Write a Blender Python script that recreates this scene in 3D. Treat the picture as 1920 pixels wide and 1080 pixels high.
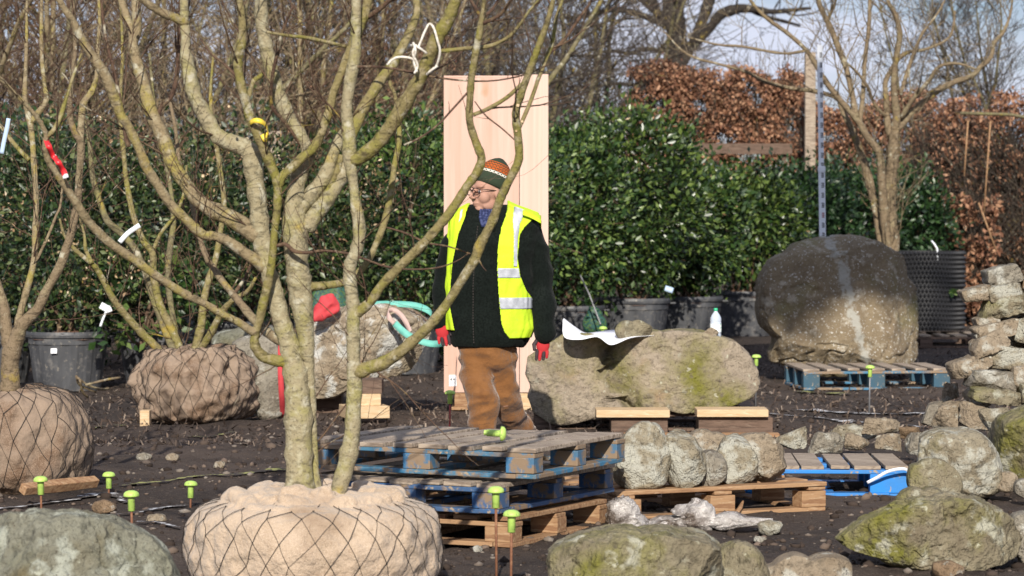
import bpy, bmesh, math, random
import numpy as np
from mathutils import Vector, Matrix, Quaternion, noise as mnoise
R = math.radians
scene = bpy.context.scene
for o in list(bpy.data.objects): bpy.data.objects.remove(o)
col = scene.collection

# ------------------------------------------------------------------ camera
FPX = 5500.0; HCAM = 1.5; HOR = 400.0
cam_d = bpy.data.cameras.new('camera'); cam = bpy.data.objects.new('camera', cam_d); col.objects.link(cam)
scene.camera = cam
cam_d.sensor_width = 36.0; cam_d.lens = FPX/1920*36.0
cam_d.clip_start = 0.2; cam_d.clip_end = 2000
PITCH = math.atan((540-HOR)/FPX)
cam.location = (0, 0, HCAM); cam.rotation_euler = (R(90)-PITCH, 0, 0)
cam_d.dof.use_dof = True; cam_d.dof.focus_distance = 15.2; cam_d.dof.aperture_fstop = 5.6
cam_d.dof.aperture_blades = 7
scene.render.resolution_x = 1024; scene.render.resolution_y = 576
# ------------------------------------------------------------------ world and sun
SUN_EL = R(28); SUN_AZ = R(2.5)     # behind the camera, a touch to the left
w = bpy.data.worlds.new('World'); scene.world = w; w.use_nodes = True
nt = w.node_tree; nt.nodes.clear()
out = nt.nodes.new('ShaderNodeOutputWorld'); bg = nt.nodes.new('ShaderNodeBackground')
sky = nt.nodes.new('ShaderNodeTexSky'); sky.sky_type = 'NISHITA'; sky.sun_disc = False
sky.sun_elevation = SUN_EL; sky.sun_rotation = math.pi + SUN_AZ; sky.air_density = 1.0; sky.dust_density = 0.4; sky.ozone_density = 3.0
tc = nt.nodes.new('ShaderNodeTexCoord'); mp = nt.nodes.new('ShaderNodeMapping'); mp.inputs['Scale'].default_value = (1, 1, 3.2)
nz = nt.nodes.new('ShaderNodeTexNoise'); nz.inputs['Scale'].default_value = 9; nz.inputs['Detail'].default_value = 6; nz.inputs['Roughness'].default_value = .55
cr = nt.nodes.new('ShaderNodeValToRGB'); cr.color_ramp.elements[0].position = .36; cr.color_ramp.elements[1].position = .62
mx = nt.nodes.new('ShaderNodeMixRGB'); mx.inputs[2].default_value = (11.5, 12.2, 14.6, 1)
sc_ = nt.nodes.new('ShaderNodeMixRGB'); sc_.blend_type = 'MULTIPLY'; sc_.inputs[0].default_value = 1; sc_.inputs[2].default_value = (.95, 1.0, 1.22, 1)
L = nt.links.new
L(tc.outputs['Generated'], mp.inputs[0]); L(mp.outputs[0], nz.inputs['Vector']); L(nz.outputs[0], cr.inputs[0])
L(sky.outputs[0], sc_.inputs[1]); L(sc_.outputs[0], mx.inputs[1]); L(cr.outputs[0], mx.inputs[0]); L(mx.outputs[0], bg.inputs[0]); L(bg.outputs[0], out.inputs[0])
bg.inputs[1].default_value = 0.050
sd = bpy.data.lights.new('sun', 'SUN'); sd.energy = 4.6; sd.angle = R(0.53); sd.color = (1, .93, .82)
sun = bpy.data.objects.new('sun', sd); col.objects.link(sun); sun.location = (0, 0, 30)
SDIR = Vector((-math.sin(SUN_AZ)*math.cos(SUN_EL), -math.cos(SUN_AZ)*math.cos(SUN_EL), math.sin(SUN_EL)))
sun.rotation_euler = (-SDIR).to_track_quat('-Z', 'Y').to_euler()
vs = scene.view_settings; vs.view_transform = 'Standard'; vs.look = 'None'; vs.gamma = 1; vs.exposure = 0.36
scene.render.engine = 'CYCLES'
scene.cycles.max_bounces = 6; scene.cycles.diffuse_bounces = 3; scene.cycles.transparent_max_bounces = 8

# ------------------------------------------------------------------ image -> world
_cp, _sp = math.cos(PITCH), math.sin(PITCH)
def P(px, py, D):
    """point seen at pixel (px, py) of the 1920 x 1080 photograph, D metres in front of the camera"""
    x = (px-960)/FPX; v = -(py-540)/FPX
    # camera forward (0,cp,-sp), up (0,sp,cp)
    dy = _cp + v*_sp; dz = -_sp + v*_cp
    return Vector((x/dy*D, D, HCAM + dz/dy*D))
def ppm(D): return FPX/D

# ------------------------------------------------------------------ mesh helpers
class MB:
    def __init__(s): s.v = []; s.f = []; s.mi = []; s.n = 0; s.cur = 0
    def add(s, v, f):
        v = np.asarray(v, dtype=float).reshape(-1, 3)
        s.v.append(v)
        for q in f: s.f.append(tuple(int(i)+s.n for i in q)); s.mi.append(s.cur)
        s.n += len(v)
        return s
    def box(s, c, size, rot=None):
        c = np.array(c, float); h = np.array(size, float)/2
        v = np.array([[x, y, z] for x in (-1, 1) for y in (-1, 1) for z in (-1, 1)], float)*h
        if rot is not None: v = v @ np.array(rot.to_3x3() if hasattr(rot, 'to_3x3') else rot).T
        return s.add(v+c, [(0,1,3,2),(4,6,7,5),(0,4,5,1),(2,3,7,6),(0,2,6,4),(1,5,7,3)])
    def tube(s, pts, rad, sides=8, cap=True, rounded=False, ell=None, up=None, rough=0, seed=0):
        pts = np.array([tuple(p) for p in pts], float); rad = np.array(rad, float)*np.ones(len(pts))
        n = len(pts)
        d = np.gradient(pts, axis=0); d /= (np.linalg.norm(d, axis=1)[:, None]+1e-9)
        if rounded:
            pre = []; post = []; rp = []; rq = []
            for a in (0.08, .5, .87):
                c = math.sqrt(max(0, 1-a*a))
                pre.append(pts[0]-d[0]*rad[0]*c); rp.append(rad[0]*a)
                post.append(pts[-1]+d[-1]*rad[-1]*c); rq.append(rad[-1]*a)
            pts = np.vstack([pre, pts, post[::-1]]); rad = np.concatenate([rp, rad, rq[::-1]])
            d = np.vstack([[d[0]]*3, d, [d[-1]]*3]); n = len(pts)
        u = np.array(up if up is not None else ((0, 0, 1) if abs(d[0][2]) < .9 else (1, 0, 0)), float)
        V = []
        for i in range(n):
            a = u-d[i]*np.dot(u, d[i]); a /= (np.linalg.norm(a)+1e-9)
            if up is None: u = a
            b = np.cross(d[i], a)
            t = np.arange(sides)*2*math.pi/sides
            ra, rb = rad[i], rad[i]
            if ell is not None: rb = rad[i]*ell
            rr = 1.0
            if rough:
                rr = 1+rough*np.array([mnoise.noise(Vector((pts[i][0]*14+math.cos(k)*.8, pts[i][1]*14+math.sin(k)*.8+seed, pts[i][2]*14))) for k in t])
                rr = rr[:, None]
            V.append(pts[i]+(np.cos(t)[:, None]*a*ra+np.sin(t)[:, None]*b*rb)*rr)
        F = []
        for i in range(n-1):
            for k in range(sides):
                F.append((i*sides+k, i*sides+(k+1) % sides, (i+1)*sides+(k+1) % sides, (i+1)*sides+k))
        if cap: F.append(tuple(range(sides))[::-1]); F.append(tuple((n-1)*sides+k for k in range(sides)))
        return s.add(np.vstack(V), F)
    def lathe(s, prof, c=(0, 0, 0), sides=24, capb=True, capt=True, fn=None):
        V = []; c = np.array(c, float)
        t = np.arange(sides)*2*math.pi/sides
        for r, z in prof:
            rr = r*np.ones(sides)
            if fn is not None: rr = rr*fn(t, z)
            V.append(np.stack([np.cos(t)*rr, np.sin(t)*rr, np.full(sides, z)], 1)+c)
        F = []
        for i in range(len(prof)-1):
            for k in range(sides):
                F.append((i*sides+k, i*sides+(k+1) % sides, (i+1)*sides+(k+1) % sides, (i+1)*sides+k))
        if capb: F.append(tuple(range(sides))[::-1])
        if capt: F.append(tuple((len(prof)-1)*sides+k for k in range(sides)))
        return s.add(np.vstack(V), F)
    def ball(s, c, r, seg=16, rings=10, rot=None):
        r = np.array(r, float)*np.ones(3); V = [[0, 0, -1]]
        for i in range(1, rings):
            p = -math.pi/2+math.pi*i/rings
            for k in range(seg):
                a = 2*math.pi*k/seg; V.append([math.cos(p)*math.cos(a), math.cos(p)*math.sin(a), math.sin(p)])
        V.append([0, 0, 1]); V = np.array(V)*r
        if rot is not None: V = V @ np.array(rot).T
        F = []
        for k in range(seg): F.append((0, 1+(k+1) % seg, 1+k))
        for i in range(rings-2):
            for k in range(seg):
                a = 1+i*seg; F.append((a+k, a+(k+1) % seg, a+seg+(k+1) % seg, a+seg+k))
        a = 1+(rings-2)*seg; e = len(V)-1
        for k in range(seg): F.append((a+k, a+(k+1) % seg, e))
        return s.add(V+np.array(c, float), F)
    def grid(s, pts, nu, nv, closed=False):
        F = []
        for i in range(nu-1):
            for j in range(nv if closed else nv-1):
                F.append((i*nv+j, i*nv+(j+1) % nv, (i+1)*nv+(j+1) % nv, (i+1)*nv+j))
        return s.add(pts, F)
    def build(s, name, mats, parent=None, smooth=False, origin=None, bevel=0):
        V = np.vstack(s.v) if s.v else np.zeros((0, 3))
        if origin is not None: V = V-np.array(tuple(origin))
        me = bpy.data.meshes.new(name); me.from_pydata(V.tolist(), [], s.f); me.update()
        mats = mats if isinstance(mats, (list, tuple)) else [mats]
        for m in mats: me.materials.append(m)
        if len(mats) > 1: me.polygons.foreach_set('material_index', np.array(s.mi, dtype=np.int32))
        if smooth: me.polygons.foreach_set('use_smooth', np.ones(len(me.polygons), dtype=bool))
        o = bpy.data.objects.new(name, me); col.objects.link(o)
        if origin is not None: o.location = origin
        if parent is not None: o.parent = parent
        if bevel:
            b = o.modifiers.new('bevel', 'BEVEL'); b.width = bevel; b.segments = 2; b.limit_method = 'ANGLE'
        return o
def fast_mesh(name, V, F, mat, parent=None, smooth=False):
    """V (N,3), F (M,k) all faces of k corners"""
    me = bpy.data.meshes.new(name); F = np.asarray(F, dtype=np.int32); k = F.shape[1]
    me.vertices.add(len(V)); me.vertices.foreach_set('co', np.asarray(V, dtype=np.float32).ravel())
    me.loops.add(F.size); me.loops.foreach_set('vertex_index', F.ravel())
    me.polygons.add(len(F)); me.polygons.foreach_set('loop_start', np.arange(len(F), dtype=np.int32)*k)
    me.polygons.foreach_set('loop_total', np.full(len(F), k, dtype=np.int32))
    if smooth: me.polygons.foreach_set('use_smooth', np.ones(len(F), dtype=bool))
    me.update(calc_edges=True); me.validate()
    me.materials.append(mat)
    o = bpy.data.objects.new(name, me); col.objects.link(o)
    if parent is not None: o.parent = parent
    return o
def remesh(o, voxel, smooth=2, factor=.5, disp=None):
    m = o.modifiers.new('r', 'REMESH'); m.mode = 'VOXEL'; m.voxel_size = voxel; m.use_smooth_shade = True
    if smooth: sm = o.modifiers.new('s', 'SMOOTH'); sm.iterations = smooth; sm.factor = factor
    dg = bpy.context.evaluated_depsgraph_get(); dg.update()
    me = bpy.data.meshes.new_from_object(o.evaluated_get(dg)); old = o.data
    o.modifiers.clear(); mats = list(old.materials); o.data = me; bpy.data.meshes.remove(old); me.name = o.name
    me.materials.clear()
    for q in mats: me.materials.append(q)
    me.polygons.foreach_set('use_smooth', np.ones(len(me.polygons), dtype=bool))
    if disp is not None:
        n = len(me.vertices); co = np.empty(n*3); me.vertices.foreach_get('co', co); co = co.reshape(-1, 3)
        no = np.empty(n*3); me.vertices.foreach_get('normal', no); no = no.reshape(-1, 3)
        dd = np.array([disp(Vector(c)) for c in co]); me.vertices.foreach_set('co', (co+no*dd[:, None]).ravel()); me.update()
    return o
def tag(o, label=None, cat=None, group=None, kind=None):
    if label: o['label'] = label
    if cat: o['category'] = cat
    if group: o['group'] = group
    if kind: o['kind'] = kind
    return o
def thing(name, label, cat, loc=(0, 0, 0), group=None, rz=0):
    o = bpy.data.objects.new(name, None); col.objects.link(o); o.location = loc; o.rotation_euler = (0, 0, rz)
    o.empty_display_size = .1
    return tag(o, label, cat, group)
def kids(o): return [c for c in bpy.data.objects if c.parent == o]
def copy_tree(o, parent=None):
    c = o.copy(); col.objects.link(c)
    if parent is not None: c.parent = parent
    for ch in kids(o): copy_tree(ch, c)
    return c
def local(o, part):
    """part built in world coordinates -> child of o keeping its place (o has only a location)"""
    part.parent = o; part.matrix_parent_inverse = Matrix.Translation(-Vector(o.location))
    return part
def cr_spline(pts, sub=4):
    """catmull-rom through rows of numbers"""
    p = np.array(pts, float)
    if len(p) < 3: 
        t = np.linspace(0, 1, sub+1)[:, None]; return p[0]*(1-t)+p[-1]*t
    q = np.vstack([2*p[0]-p[1], p, 2*p[-1]-p[-2]]); o = []
    for i in range(len(p)-1):
        a, b, c, d = q[i:i+4]
        for k in range(sub):
            t = k/sub
            o.append(.5*((2*b)+(c-a)*t+(2*a-5*b+4*c-d)*t*t+(3*b-a-3*c+d)*t**3))
    o.append(p[-1]); return np.array(o)

# ------------------------------------------------------------------ materials
def mat(name, base=(.5, .5, .5), rough=.8, layers=(), bump=(), spec=.5, metal=0, coord='Object', extra=None, sheen=0, trans=0, wear=None):
    """layers: (scale, lo, hi, colour, detail, stretch, kind) mixed over base in turn; bump: (scale, strength, distance, kind)"""
    m = bpy.data.materials.new(name); m.use_nodes = True; t = m.node_tree; b = t.nodes['Principled BSDF']
    b.inputs['Roughness'].default_value = rough; b.inputs['Metallic'].default_value = metal
    b.inputs['Specular IOR Level'].default_value = spec
    if sheen: b.inputs['Sheen Weight'].default_value = sheen
    if trans: b.inputs['Transmission Weight'].default_value = trans
    N = t.nodes.new; K = t.links.new
    c = N('ShaderNodeTexCoord')
    def tex(kind, scale, detail=4, stretch=(1, 1, 1), rough_=.6, off=0):
        mpn = N('ShaderNodeMapping'); mpn.inputs['Scale'].default_value = stretch; mpn.inputs['Location'].default_value = (off, off*.7, off*.3)
        K(c.outputs[coord], mpn.inputs[0])
        if kind == 'voronoi':
            n = N('ShaderNodeTexVoronoi'); n.inputs['Scale'].default_value = scale; K(mpn.outputs[0], n.inputs['Vector']); return n.outputs['Distance']
        if kind == 'cells':
            n = N('ShaderNodeTexVoronoi'); n.feature = 'DISTANCE_TO_EDGE'; n.inputs['Scale'].default_value = scale; K(mpn.outputs[0], n.inputs['Vector']); return n.outputs['Distance']
        if kind == 'wave':
            n = N('ShaderNodeTexWave'); n.inputs['Scale'].default_value = scale; n.inputs['Distortion'].default_value = 3; n.inputs['Detail'].default_value = 3; K(mpn.outputs[0], n.inputs['Vector']); return n.outputs['Fac']
        n = N('ShaderNodeTexNoise'); n.inputs['Scale'].default_value = scale; n.inputs['Detail'].default_value = detail; n.inputs['Roughness'].default_value = rough_
        K(mpn.outputs[0], n.inputs['Vector']); return n.outputs[0]
    rgb = N('ShaderNodeRGB'); rgb.outputs[0].default_value = (*base, 1); cur = rgb.outputs[0]
    for i, ly in enumerate(layers):
        scale, lo, hi, colour = ly[:4]; detail = ly[4] if len(ly) > 4 else 5; stretch = ly[5] if len(ly) > 5 and ly[5] else (1, 1, 1); kind = ly[6] if len(ly) > 6 else 'noise'
        s = tex(kind, scale, detail, stretch, off=i*3.7+1)
        mr = N('ShaderNodeMapRange'); mr.inputs['From Min'].default_value = lo; mr.inputs['From Max'].default_value = hi; K(s, mr.inputs['Value'])
        mi = N('ShaderNodeMixRGB'); K(mr.outputs[0], mi.inputs[0]); K(cur, mi.inputs[1]); mi.inputs[2].default_value = (*colour, 1); cur = mi.outputs[0]
    if extra: cur = extra(t, cur, c)
    K(cur, b.inputs['Base Color'])
    prev = None
    for (scale, strength, dist, kind) in bump:
        s = tex(kind, scale, 6)
        bn = N('ShaderNodeBump'); bn.inputs['Strength'].default_value = strength; bn.inputs['Distance'].default_value = dist
        K(s, bn.inputs['Height'])
        if prev is not None: K(prev, bn.inputs['Normal'])
        prev = bn.outputs[0]
    if prev is not None: K(prev, b.inputs['Normal'])
    return m
M = {}
def leafmat(name, dark, mid, lite, rough=.35, spec=.5, scale=3):
    def ex(t, cur, c):
        g = t.nodes.new('ShaderNodeNewGeometry'); r = t.nodes.new('ShaderNodeValToRGB')
        e = r.color_ramp.elements; e[0].color = (*dark, 1); e[1].color = (*lite, 1); e[1].position = 1
        k = r.color_ramp.elements.new(.55); k.color = (*mid, 1)
        t.links.new(g.outputs['Random Per Island'], r.inputs[0]); return r.outputs[0]
    return mat(name, rough=rough, spec=spec, extra=ex)
M['holly'] = leafmat('evergreen_leaf', (.008, .022, .006), (.028, .058, .011), (.12, .17, .035), .36, .55)
M['holly_shaded'] = leafmat('shaded_evergreen_leaf', (.008, .019, .006), (.022, .046, .011), (.10, .125, .04), .42, .5)  # browner, darkened copy of holly; shade on the left row put into its colour
M['laurel'] = leafmat('laurel_leaf', (.009, .028, .008), (.028, .062, .013), (.14, .20, .045), .42, .5)
M['dark_leaf'] = leafmat('dark_leaf', (.008, .022, .010), (.018, .05, .014), (.05, .10, .03), .4, .5)
M['pale_leaf'] = leafmat('dry_pale_leaf', (.16, .08, .04), (.35, .24, .13), (.58, .48, .34), .6, .3)
M['beech'] = leafmat('dead_beech_leaf', (.07, .032, .02), (.24, .11, .062), (.46, .27, .165), .65, .3)
M['shade_crown'] = leafmat('shade_tree_leaf', (.01, .03, .01), (.02, .05, .015), (.04, .08, .02), .6, .3)
M['soil'] = mat('dark_soil', (.030, .022, .018), .95, [(1.2, .45, .75, (.055, .040, .032)), (7, .5, .8, (.018, .013, .011)), (60, .58, .75, (.10, .075, .055), 3)], [(9, .6, .05, 'noise'), (70, .8, .02, 'noise')], spec=.2)
def bark(name, base, l1, l2, amt=.5, bscale=90):
    dk = tuple(x*.42 for x in base)
    return mat(name, base, .85, [(7, amt, amt+.14, l1, 9), (30, .50, .66, l2, 8), (16, .54, .68, dk, 8, (1, 1, 2.6)), (80, .56, .70, dk, 5), (11, .60, .68, (.44, .41, .31), 10), (5, .62, .72, (.36, .27, .05), 9)],
               [(bscale, .8, .008, 'noise'), (25, .7, .015, 'noise')], spec=.2)
M['bark_trunk'] = bark('lichened_grey_bark', (.31, .265, .165), (.29, .26, .11), (.40, .365, .25), .49)
M['bark_olive'] = bark('olive_green_bark', (.225, .185, .085), (.22, .20, .05), (.32, .27, .16), .47)
M['bark_brown'] = bark('brown_twig_bark', (.10, .060, .042), (.13, .08, .05), (.17, .125, .075), .5)
M['bark_yellow'] = bark('yellow_lichen_bark', (.25, .195, .115), (.29, .24, .07), (.33, .28, .18), .50)
M['bark_pale'] = bark('pale_grey_brown_bark', (.22, .165, .105), (.28, .23, .14), (.16, .12, .07), .5)
M['bark_dark'] = bark('dark_oak_bark', (.035, .028, .024), (.06, .05, .04), (.02, .017, .015), .5)
M['bark_haze'] = bark('thicket_bark', (.19, .165, .095), (.22, .20, .08), (.10, .08, .05), .5)
M['bark_purple'] = bark('purplish_thicket_bark', (.066, .052, .043), (.09, .073, .052), (.042, .032, .026), .5)
def stone(name, base, lich=(.38, .38, .33), moss=(.13, .13, .025), ma=.55, la=.56, dirt=(.10, .07, .045), mscale=3.0, rust=None):
    dk = tuple(x*.45 for x in base); lt = tuple(min(1, x*1.35) for x in base)
    ly = [(2.2, .42, .66, dirt, 8), (5, .50, .75, lt, 9), (mscale, ma-.03, ma+.17, moss, 10), (26, .52, .72, dk, 8), (7, la+.02, la+.10, lich, 12), (17, .63, .69, (lich[0]*1.15, lich[1]*1.15, lich[2]*1.1), 9), (75, .60, .72, (.07, .055, .04), 5)]
    if rust: ly.insert(2, (2.2, .58, .70, rust, 6))
    return mat(name, base, .9, ly, [(7, .7, .06, 'noise'), (28, .8, .02, 'noise'), (110, .6, .006, 'noise')], spec=.2)
M['stone_grey'] = stone('grey_lichened_stone', (.26, .235, .19), (.44, .43, .38), ma=.60, la=.53)
M['stone_tan'] = stone('tan_sandstone', (.29, .235, .17), (.42, .40, .34), (.17, .15, .05), .62, .54, (.16, .115, .07))
M['stone_moss'] = stone('mossy_stone', (.23, .20, .135), (.38, .37, .29), (.17, .165, .03), .50, .55)
M['stone_fore'] = stone('greenish_grey_stone', (.20, .195, .15), (.34, .35, .29), (.13, .10, .045), .54, .52, (.13, .135, .08))
M['stone_prop'] = stone('pale_buff_stone', (.34, .285, .21), (.52, .51, .47), (.20, .17, .07), .64, .49, (.23, .165, .105), 3, rust=(.30, .17, .085))
M['stone_lichen'] = stone('heavily_lichened_stone', (.27, .235, .17), (.40, .39, .33), (.17, .15, .05), .60, .47, (.15, .115, .07))
M['stone_flat'] = stone('flat_topped_mossy_stone', (.33, .275, .21), (.36, .35, .28), (.16, .155, .028), .45, .62, (.26, .215, .165), 1.9, rust=(.30, .20, .11))
M['stone_rust'] = stone('rusty_brown_stone', (.23, .16, .10), (.42, .42, .38), (.12, .12, .03), .66, .55, (.15, .09, .05), 3, rust=(.26, .12, .05))
M['burlap'] = mat('burlap', (.47, .36, .265), .95, [(4, .46, .75, (.33, .24, .165), 8), (12, .56, .75, (.27, .19, .13), 9), (240, .45, .7, (.56, .45, .34), 2), (1.8, .55, .72, (.24, .165, .11), 10)], [(420, .5, .003, 'noise'), (9, .8, .05, 'noise'), (30, .6, .012, 'noise')], spec=.1, sheen=.2)
M['burlap_dirty'] = mat('weathered_burlap', (.27, .205, .155), .95, [(3.2, .45, .60, (.145, .09, .058), 7), (14, .55, .75, (.35, .27, .20), 7), (200, .45, .7, (.30, .22, .16), 2)], [(300, .5, .003, 'noise'), (10, .8, .04, 'noise')], spec=.1)
M['net'] = mat('black_netting', (.02, .015, .012), .8)
M['root_soil'] = mat('root_soil', (.12, .07, .045), .95, [(30, .5, .7, (.2, .12, .07))], [(40, 1, .03, 'noise')])
M['mulch'] = mat('bark_mulch', (.20, .10, .06), .95, [(40, .5, .65, (.08, .045, .03)), (70, .6, .7, (.32, .2, .13))], [(50, 1, .03, 'noise')])
M['pot'] = mat('black_plastic_pot', (.050, .052, .058), .42, [(3, .42, .7, (.11, .112, .118), 6, (1, 1, .3)), (9, .56, .70, (.18, .17, .16), 7), (30, .6, .7, (.22, .20, .17), 4)], [(6, .15, .02, 'noise')], spec=.5)
M['airpot'] = mat('black_cellular_plastic', (.018, .018, .020), .35, spec=.6)
def woodm(name, base, dark, lite, r=.8):
    return mat(name, base, r, [(3, .45, .6, dark, 5, (2, 18, 18)), (5, .55, .7, lite, 5, (2, 14, 14)), (20, .62, .7, dark, 3)], [(9, .4, .01, 'noise'), (80, .4, .004, 'noise')], spec=.2)
M['wood_old'] = woodm('weathered_pallet_wood', (.38, .31, .24), (.20, .155, .12), (.50, .42, .34))
M['wood_new'] = woodm('raw_pallet_wood', (.36, .22, .12), (.24, .13, .07), (.46, .32, .20))
M['wood_pale'] = woodm('pale_new_timber', (.58, .43, .27), (.50, .35, .2), (.68, .54, .37))
M['wood_dark'] = woodm('dark_damp_timber', (.15, .10, .075), (.09, .06, .045), (.2, .145, .11))
M['ply'] = mat('pale_plywood', (.60, .40, .325), .7, [(1.6, .4, .7, (.52, .33, .25), 5, (9, 9, .35)), (2.2, .55, .8, (.66, .48, .40), 4, (6, 6, .3)), (4, .66, .72, (.48, .30, .20), 2, (1, 1, .6)), (1.2, .62, .8, (.55, .40, .31), 8)], [(60, .1, .002, 'noise')], spec=.25)
M['ply2'] = mat('pale_plywood_lighter', (.65, .47, .39), .7, [(1.6, .4, .7, (.57, .39, .31), 5, (14, 14, .25))], spec=.25)
def paint(name, blue, a=.5):
    return mat(name, blue, .6, [(3, .4, .7, (blue[0]*.7+.04, blue[1]*.65+.03, blue[2]*.55+.02), 8), (9, a, a+.07, (.24, .17, .11), 9), (30, .60, .66, (.34, .27, .19), 4), (5, .6, .8, (blue[0]*.6, blue[1]*.6, blue[2]*.6))], [(60, .3, .004, 'noise')], spec=.4)
M['blue_worn'] = paint('worn_blue_paint', (.05, .16, .30), .47)
M['blue_teal'] = paint('faded_teal_blue_paint', (.045, .18, .32), .46)
M['blue_deep'] = paint('chipped_deep_blue_paint', (.035, .105, .25), .50)
M['blue_bright'] = paint('bright_blue_paint', (.015, .22, .66), .64)
M['teal_dark'] = paint('dark_teal_paint', (.03, .085, .13), .60)
M['cap'] = mat('lime_green_plastic', (.44, .64, .14), .45, [(30, .50, .75, (.30, .46, .10), 6), (70, .60, .70, (.22, .26, .10), 4)], spec=.4)
M['rust'] = mat('rusty_steel', (.20, .085, .045), .8, [(30, .5, .65, (.30, .15, .08))], [(200, .5, .003, 'noise')], metal=.0)
M['steel'] = mat('grey_steel', (.22, .22, .23), .5, metal=.6)
M['redrod'] = mat('red_painted_rod', (.35, .04, .035), .5)
M['lime'] = mat('white_marker_chalk', (.62, .62, .64), .95, [(14, .40, .50, (.045, .035, .03), 8)])
M['yel'] = mat('faded_yellow_chalk', (.30, .30, .10), .95, [(12, .42, .52, (.042, .032, .026), 8)])
M['white'] = mat('white_paper', (.85, .86, .90), .6)
M['tagw'] = mat('white_plastic_tag', (.8, .83, .88), .4)
M['ribbon_red'] = mat('red_white_tape', (.75, .03, .04), .35, extra=None, layers=[(16, .55, .57, (.8, .8, .82), 1)])
M['ribbon_yellow'] = mat('yellow_tape', (.85, .62, .06), .4)
M['ribbon_blue'] = mat('pale_blue_tape', (.45, .58, .75), .35)
M['rope'] = mat('white_rope', (.72, .68, .60), .8, [(60, .5, .6, (.5, .45, .38))], [(200, .5, .003, 'noise')])
M['cloth_red'] = mat('red_sling_cloth', (.55, .05, .06), .8, [(10, .5, .7, (.42, .03, .04))])
M['sling'] = mat('teal_webbing', (.14, .46, .38), .7, [(20, .5, .7, (.2, .52, .44))], [(200, .4, .003, 'noise')])
M['sling_pink'] = mat('worn_sling_eye', (.50, .36, .32), .8)
M['film'] = mat('crumpled_clear_film', (.42, .39, .37), .16, [(7, .45, .6, (.14, .11, .09), 8), (20, .56, .66, (.62, .58, .56), 5)], [(25, .9, .03, 'noise'), (90, .5, .01, 'noise')], spec=.9)
M['strap_white'] = mat('white_strapping', (.75, .78, .85), .4)
# ------------------------------------------------------------------ ground
def gz(x, y):
    return 0.035*mnoise.noise(Vector((x*.9, y*.9, 0))) + .022*mnoise.noise(Vector((x*3.2, y*3.2, 3)))
def G(px, py):
    D = 8250.0/(py-HOR)
    p = P(px, py, D); return Vector((p.x, p.y, gz(p.x, p.y)))
def build_ground():
    ys = [2]; 
    while ys[-1] < 60: ys.append(ys[-1]*1.0075+.0)
    V = []; nx = 150
    for y in ys:
        hw = y*.235+1.2
        for i in range(nx):
            x = -hw+2*hw*i/(nx-1)
            V.append((x, y, gz(x, y)+.012*mnoise.noise(Vector((x*13, y*13, 1)))))
    mb = MB(); mb.grid(V, len(ys), nx)
    M['ground'] = mat('bare_dark_earth', (.050, .039, .034), .95,
        [(.35, .42, .6, (.085, .064, .053), 3), (2.2, .5, .72, (.026, .020, .018), 6), (9, .56, .70, (.085, .062, .048), 7), (38, .60, .70, (.13, .10, .08), 4), (120, .62, .72, (.20, .17, .14), 2)],
        [(5, .5, .06, 'noise'), (26, .7, .03, 'noise'), (110, .7, .01, 'noise')], spec=.15)
    g = mb.build('ground', M['ground'], smooth=True); tag(g, kind='structure')
    V = [(-900, -60, -.35), (900, -60, -.35), (900, 1500, -.35), (-900, 1500, -.35)]
    mb = MB().add(V, [(0, 1, 2, 3)])
    h = mb.build('outer_ground', M['ground']); tag(h, kind='structure')
build_ground()
rng = np.random.default_rng(5)
def ico(sub):
    bm = bmesh.new(); bmesh.ops.create_icosphere(bm, subdivisions=sub, radius=1)
    v = np.array([x.co[:] for x in bm.verts]); f = np.array([[q.index for q in p.verts] for p in bm.faces]); bm.free(); return v, f
ICO = {k: ico(k) for k in (1, 2, 3, 4, 5, 6, 7)}
def pebbles(name, n, ymin, ymax, smin, smax, m, seed, label=None, flat=.55):
    r = np.random.default_rng(seed); v0, f0 = ICO[1]; V = []; F = []; k = 0
    for i in range(n):
        u = r.random(); y = ymin*(ymax/ymin)**u; x = (r.random()*2-1)*y*.19
        s = smin*(smax/smin)**(r.random()**2.5)
        v = v0*(1+r.normal(0, .16, (len(v0), 1)))*s*np.array([1, .6+.5*r.random(), flat*(.6+.6*r.random())])
        a = r.random()*6.28; c, sn = math.cos(a), math.sin(a)
        v = v @ np.array([[c, -sn, 0], [sn, c, 0], [0, 0, 1]])
        V.append(v+np.array([x, y, gz(x, y)+s*.12])); F.append(f0+k); k += len(v0)
    o = fast_mesh(name, np.vstack(V), np.vstack(F), m); tag(o, label, kind='stuff'); return o
M['pebble'] = mat('pebble', (.17, .14, .115), .9, [(30, .5, .6, (.25, .22, .19)), (3, .45, .6, (.10, .075, .06))])
def exdirt(t, cur, c):
    g = t.nodes.new('ShaderNodeNewGeometry'); r = t.nodes.new('ShaderNodeValToRGB'); e = r.color_ramp.elements
    e[0].color = (.030, .022, .018, 1); e[1].color = (.16, .12, .095, 1); k = e.new(.7); k.color = (.06, .044, .036, 1)
    t.links.new(g.outputs['Random Per Island'], r.inputs[0]); return r.outputs[0]
M['clod'] = mat('soil_clod', rough=.95, extra=exdirt, spec=.15)
pebbles('gravel', 2000, 9.5, 32, .006, .034, M['pebble'], 1, 'pale small stones scattered over the dark soil')
pebbles('soil_clods', 11000, 9.5, 30, .005, .034, M['clod'], 2, 'loose crumbs and clods of dark soil', .8)
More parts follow.
